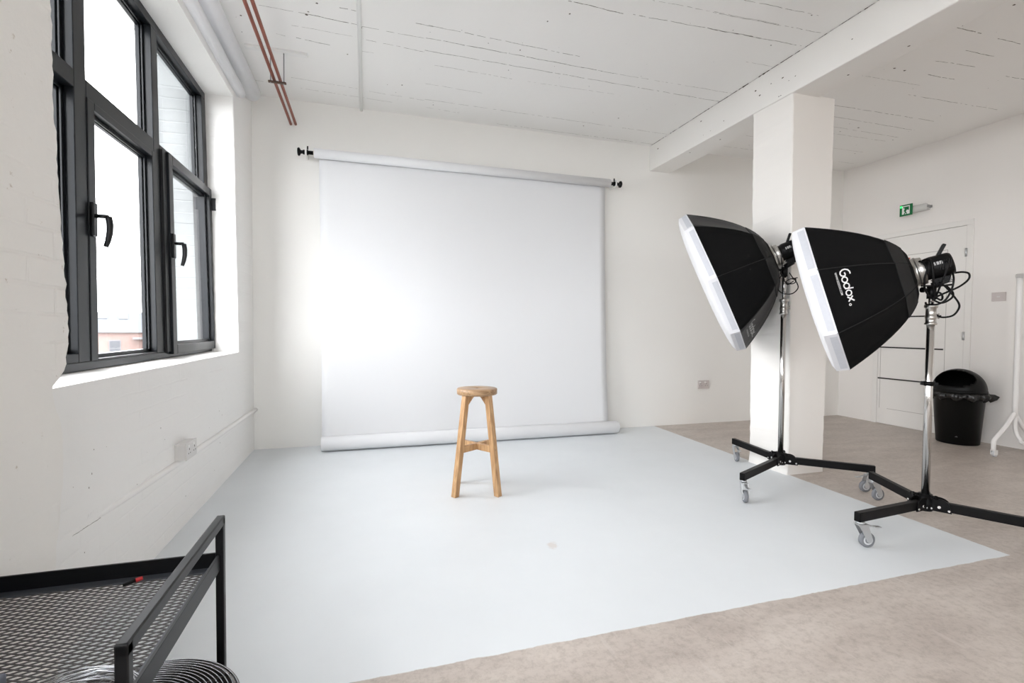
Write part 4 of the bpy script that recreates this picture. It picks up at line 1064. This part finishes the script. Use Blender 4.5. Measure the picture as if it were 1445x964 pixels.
# dome lid with an arched opening facing left
oa = math.radians(190)
m = MB(); nu, nv = 72, 20
def dome(a, b_): # b 0 rim .. pi/2 top
    return Vector((BX + .196 * math.cos(a) * math.cos(b_), BY + .196 * math.sin(a) * math.cos(b_), .49 + .205 * math.sin(b_) ** .95))
V = [[m.bm.verts.new(dome(2 * PI * i / nu, (PI / 2) * j / nv)) for j in range(nv)] for i in range(nu)]
tp = m.bm.verts.new((BX, BY, .695))
def hole(a, b_):
    da = (a - oa + PI) % (2 * PI) - PI
    return (da / 1.15) ** 2 + ((b_ - .72) / .50) ** 2 < 1
for i in range(nu):
    for j in range(nv):
        a = 2 * PI * (i + .5) / nu; b_ = (PI / 2) * (j + .5) / nv
        if hole(a, b_): continue
        i2 = (i + 1) % nu
        f = m.bm.faces.new((V[i][j], V[i2][j], V[i2][j+1], V[i][j+1])) if j < nv - 1 else m.bm.faces.new((V[i][j], V[i2][j], tp)); f.smooth = True
o = m.build('lid', M['bin'], bn, loc=(BX, BY, .49)); mo = o.modifiers.new('thickness', 'SOLIDIFY'); mo.thickness = .004; mo.offset = -1
m = MB(); m.lathe((BX, BY, .474), (0, 0, 1), [(0, .188), (0, .198), (.020, .200), (.026, .196), (.026, .186)], 56, ref=(1, 0, 0)); m.build('lid_rim', M['bin'], o, loc=(BX, BY, .474))
# ruffled bag collar
m = MB(); rj = random.Random(9); nu = 110
def bagf(u, v):
    a = 2 * PI * u
    da = (a - (-.95) + PI) % (2 * PI) - PI
    knot = math.exp(-(da / .22) ** 2) * .055
    rf_ = .012 * math.sin(a * 17) + .010 * math.sin(a * 29 + 1) + .007 * math.sin(a * 47 + 2)
    rad = [.193, .205, .213, .207, .196][round(v * 4)] + rf_ * [0, .6, 1, 1, .5][round(v * 4)] + knot * [0, .6, 1, .8, .3][round(v * 4)]
    z = [.478, .474, .455, .432, .415][round(v * 4)] + .014 * math.sin(a * 11 + v * 3) * v - knot * .1
    return (BX + rad * math.cos(a), BY + rad * math.sin(a), z)
m.grid(bagf, nu, 4); bmesh.ops.remove_doubles(m.bm, verts=m.bm.verts, dist=.0004)
o = m.build('bin_liner', M['bag'], bn, loc=(BX, BY, .45), normals=True); mo = o.modifiers.new('thickness', 'SOLIDIFY'); mo.thickness = .002
m = MB(); m.cyl((BX, BY, .03), (BX, BY, .47), .14, .17, 32); m.build('inner_bag', M['inside'], bn, loc=(BX, BY, .03))
m = MB(); dd = (Vector((0, 0, 0)) - Vector((BX, BY, 0))).normalized(); dd = Matrix.Rotation(-.05, 3, 'Z') @ dd
for k in range(3):
    q = Vector((BX, BY, .075 + .004 * (k % 2))) + dd * .1605 + Vector((-dd.y, dd.x, 0)) * (.006 * (k - 1)); m.cyl(q, q + dd * .0015, .0022, seg=8)
m.build('maker_mark', M['print_dim'], bn, loc=(BX, BY, .07))

# ------------------------------------------------------------------ clothes rail, partly out of frame
RX, RY = 5.26, 2.685
ra = thing('clothes_rail', (RX, RY - .6, 0), 'white tubular clothes rail on castors at the right edge of the picture', 'clothes rail')
m = MB(); m.tube(smooth([(RX, RY, .33), (RX, RY, .9), (RX, RY, 1.50)], 4), .019, 16); m.build('upright', M['rack'], ra, loc=(RX, RY, .33))
m = MB(); m.tube([(RX, RY - 1.3, .33), (RX, RY - 1.3, 1.50)], .019, 16); m.build('upright', M['rack'], ra, loc=(RX, RY - 1.3, .33))
m = MB(); m.tube([(RX, RY + .02, 1.515), (RX, RY - 1.32, 1.515)], .019, 16); m.build('top_bar', M['rack'], ra, loc=(RX, RY, 1.515))
for yy in (RY, RY - 1.3):
    for sx, ax in ((-1, -.255), (1, .215)):
        m = MB(); m.tube(smooth([(RX, yy, .36), (RX + ax * .45, yy, .245), (RX + ax * .92, yy, .155), (RX + ax, yy, .12), (RX + ax, yy, .06)], 5), .016, 14); lg = m.build('leg', M['rack'], ra, loc=(RX, yy, .36))
        top = Vector((RX + ax, yy, .06))
        m = MB(); m.box((RX + ax - .012, yy - .016, .018), (RX + ax + .03, yy - .0125, .06), 0, .002); m.box((RX + ax - .012, yy + .0125, .018), (RX + ax + .03, yy + .016, .06), 0, .002); m.box((RX + ax - .014, yy - .016, .052), (RX + ax + .02, yy + .016, .060), 0, .002)
        fk = m.build('caster_fork', M['rack'], lg, loc=top)
        m = MB(); m.lathe((RX + ax + .014, yy - .011, .026), (0, 1, 0), [(0, 0), (0, .02), (.002, .025), (.005, .026), (.017, .026), (.020, .025), (.022, .02), (.022, 0)], 28); m.build('caster_wheel', M['hub'], fk, loc=(RX + ax + .014, yy, .026))
m = MB(); m.tube(smooth([(RX + .01, RY, .345), (RX + .012, RY, .22), (RX + .015, RY - .03, .14), (RX + .02, RY - .10, .105), (RX + .02, RY - .65, .10), (RX + .02, RY - 1.2, .105), (RX + .015, RY - 1.27, .14), (RX + .01, RY - 1.3, .22), (RX + .01, RY - 1.3, .345)], 6), .015, 14); m.build('lower_bar', M['rack'], ra, loc=(RX, RY, .2))

# ------------------------------------------------------------------ flat bed trolley at lower left
TX, TYF, TYN, TZ = -.378, 1.462, .905, .540
TXL = -.856; RZ1, RZ0 = .440, .398
tw = .020
tl = thing('mesh_trolley', (-.6, 1.18, 0), 'black steel trolley with mesh deck and push rail in the lower left corner', 'trolley')
m = MB()
m.box((TX - tw/2, TYN, TZ - .024), (TX + tw/2, TYF, TZ), 0, .003)
m.build('push_rail', M['steel_frame'], tl, loc=(TX, TYN, TZ))
for y in (TYN, TYF - .0):
    m = MB(); m.box((TX - tw/2, y - (0 if y == TYN else tw), .0), (TX + tw/2, y + (tw if y == TYN else 0), TZ - .002), 0, .003); m.build('post', M['steel_frame'], tl, loc=(TX, y, 0))
for y in (TYN, TYF - .26):
    m = MB(); m.box((TXL, y - (0 if y == TYN else tw), .0), (TXL + tw, y + (tw if y == TYN else 0), RZ0 - .004), 0, .003); m.build('post', M['steel_frame'], tl, loc=(TXL, y, 0))
m = MB()
for (lo, hi) in (((TXL, TYF - .006, RZ0), (TX, TYF, RZ1)), ((TXL, TYN, RZ0), (TX, TYN + .006, RZ1)), ((TX - .006, TYN, RZ0), (TX + .001, TYF, RZ1)), ((TXL, TYN, RZ0), (TXL + .006, TYF, RZ1))): m.box(lo, hi, 0, .001)
rim_ = m.build('deck_rim', M['steel_frame'], tl, loc=(TX, TYF, RZ0))
fl_ = .034; m = MB()
for (lo, hi) in (((TXL, TYF - fl_, RZ0), (TX, TYF - .004, RZ0 + .004)), ((TXL, TYN + .004, RZ0), (TX, TYN + fl_, RZ0 + .004)), ((TX - fl_, TYN + fl_, RZ0), (TX - .004, TYF - fl_, RZ0 + .004)), ((TXL + .004, TYN + fl_, RZ0), (TXL + .010, TYF - fl_, RZ0 + .004))): m.box(lo, hi, 0, .001)
m.build('deck_flange', M['flange'], rim_, loc=(TX, TYF, RZ0))
# expanded metal: two families of slanting strands
m = MB(); x0, x1, y0, y1 = TXL + .008, TX - .03, TYN + .03, TYF - .030
sl = .40; cw = .026
def strand(sgn_, off):
    # y = y0 + off + sgn*sl*(x-x0), clipped to the deck
    pts = []
    for x in (x0, x1): pts.append((x, y0 + off + sgn_ * sl * (x - x0)))
    (xa, ya), (xb, yb) = pts
    def clip(xa, ya, xb, yb):
        for lim, s in ((y0, 1), (y1, -1)):
            da, db = (ya - lim) * s, (yb - lim) * s
            if da < 0 and db < 0: return None
            if da < 0: t = da / (da - db); xa += (xb - xa) * t; ya = lim
            elif db < 0: t = da / (da - db); xb = xa + (xb - xa) * t; yb = lim
        return xa, ya, xb, yb
    r = clip(xa, ya, xb, yb)
    if r and abs(r[2] - r[0]) > .004: m.beam((r[0], r[1], RZ0 + .0015), (r[2], r[3], RZ0 + .0015 + .0004 * sgn_), .0024, .0020)
off = -(x1 - x0) * sl
stepy = cw * sl * 1.35
while off < (y1 - y0) + (x1 - x0) * sl:
    strand(1, off); strand(-1, off); off += stepy
m.build('mesh_deck', M['mesh'], tl, loc=(TX, TYF, RZ0))
# things on and below the deck
m = MB(); rj = random.Random(2)
for k in range(16):
    R_ = .098 + rj.uniform(-.014, .014); cx_, cy_ = -.485 + rj.uniform(-.006, .006), .955 + rj.uniform(-.006, .006); z = RZ0 + .006 + .0028 * (k % 7); ph = rj.random() * 6
    m.tube([(cx_ + R_ * math.cos(a), cy_ + R_ * .92 * math.sin(a), z + .004 * math.sin(2 * a + ph)) for a in [2 * PI * j / 48 for j in range(48)]], .0014, 6, closed=True)
    # clip inside the rim
cw_ = m.build('wire_coil', M['wire'], None, loc=(-.485, .955, RZ0)); tag(cw_, 'shiny coil of silver wire lying on the mesh trolley deck', 'wire coil')
m = MB(); q = Vector((-.578, 1.400, RZ0 + .011)); d = Vector((.93, .40, .15)).normalized()
m.cyl(q, q + d * .026, .0035, .0045, 12, mi=0); m.cyl(q + d * .026, q + d * .040, .0055, .0045, 12, mi=1)
tag(m.build('red_tipped_plug', [M['blk'], M['red']], None, loc=q), 'tiny black plug with a red end on the rim of the trolley deck', 'plug')
m = MB(); m.box((-.705, 1.025, RZ0 + .0045), (-.618, 1.072, RZ0 + .030), 0, .004); tag(m.build('grey_case', M['greycase'], None, loc=(-.66, 1.05, RZ0)), 'small grey case at the bottom left corner of the trolley deck', 'case')
fn = thing('floor_fan', (-.465, 1.125, 0), 'round wire fan guard under the trolley deck, sticking out past its rail', 'fan')
FC = Vector((-.475, 1.130, .0)); FR = .215; FZ = .238
m = MB()
m.lathe(FC, (0, 0, 1), [(.03, FR - .012), (.03, FR), (FZ - .012, FR), (FZ, FR - .003), (FZ, FR - .015), (FZ - .01, FR - .018), (.03, FR - .012)], 72); m.build('drum', M['wire_dk'], fn, loc=FC)
m = MB()
for k in range(20):
    r = .035 + (FR - .042) * k / 19; z = FZ + .022 * (1 - (r / FR) ** 2)
    m.tube([(FC.x + r * math.cos(a), FC.y + r * math.sin(a), z) for a in [2 * PI * j / 64 for j in range(64)]], .0014, 6, closed=True)
g = m.build('guard_ring', M['wire'], fn, loc=FC)
m = MB()
for k in range(12):
    a = 2 * PI * k / 12 + .1
    m.tube([(FC.x + r * math.cos(a), FC.y + r * math.sin(a), FZ - .003 + .022 * (1 - (r / FR) ** 2)) for r in (.02, .08, .14, FR - .01)], .002, 6)
m.cyl(FC + Vector((0, 0, FZ + .014)), FC + Vector((0, 0, FZ + .026)), .036, seg=24); m.build('guard_spoke', M['wire_dk'], fn, loc=FC)
m = MB(); m.cyl(FC + Vector((0, 0, .06)), FC + Vector((0, 0, FZ - .03)), .05, seg=24)
for k in range(5):
    a0 = 2 * PI * k / 5
    def bl_(u, v, a0=a0):
        r = .05 + (FR - .075) * u; a = a0 + (v - .5) * .8; return (FC.x + r * math.cos(a), FC.y + r * math.sin(a), FZ - .06 + (v - .5) * .05)
    m.grid(bl_, 6, 5)
o = m.build('fan_blade', M['blk'], fn, loc=FC); mo = o.modifiers.new('thickness', 'SOLIDIFY'); mo.thickness = .002
for k in range(3):
    a = 2 * PI * k / 3; m = MB(); q = FC + Vector((math.cos(a), math.sin(a), 0)) * (FR - .02); m.cyl(q, q + Vector((0, 0, .035)), .014, seg=12); m.build('foot', M['blk'], fn, loc=q)

# ------------------------------------------------------------------ light
w = bpy.data.worlds.new('overcast_sky'); scene.world = w; w.use_nodes = True
nt = w.node_tree; bg = nt.nodes['Background']; bg.inputs['Color'].default_value = (.965, .975, 1.0, 1); bg.inputs['Strength'].default_value = 1.0
SKY = 4.0
bg.inputs['Strength'].default_value = SKY
def portal(name, y0, y1):
    l = bpy.data.lights.new(name, 'AREA'); l.shape = 'RECTANGLE'; l.size = ZT - ZS; l.size_y = (y1 - y0); l.cycles.is_portal = True
    o = bpy.data.objects.new(name, l); COL.objects.link(o); o.location = (XO - .01, (y0 + y1) / 2, (ZT + ZS) / 2); o.rotation_euler = (0, -PI / 2, 0)
portal('window_portal', 1.74, 4.06); portal('window_portal', -1.3, .95); portal('window_portal', -3.8, -1.9)
for (a, b_) in FW:
    l = bpy.data.lights.new('window_portal', 'AREA'); l.shape = 'RECTANGLE'; l.size = b_ - a; l.size_y = 1.85; l.cycles.is_portal = True
    o = bpy.data.objects.new('window_portal', l); COL.objects.link(o); o.location = ((a + b_) / 2, YF - .31, 1.775); o.rotation_euler = (PI / 2, 0, 0)
cyc = scene.cycles
cyc.max_bounces = 14; cyc.diffuse_bounces = 9; cyc.glossy_bounces = 5; cyc.transparent_max_bounces = 10; cyc.sample_clamp_indirect = 8.0
cyc.caustics_reflective = False; cyc.caustics_refractive = False
scene.view_settings.view_transform = 'Standard'; scene.view_settings.look = 'None'; scene.view_settings.gamma = 1.0; scene.view_settings.use_curve_mapping = False
scene.view_settings.exposure = 1.88
bpy.context.view_layer.update()
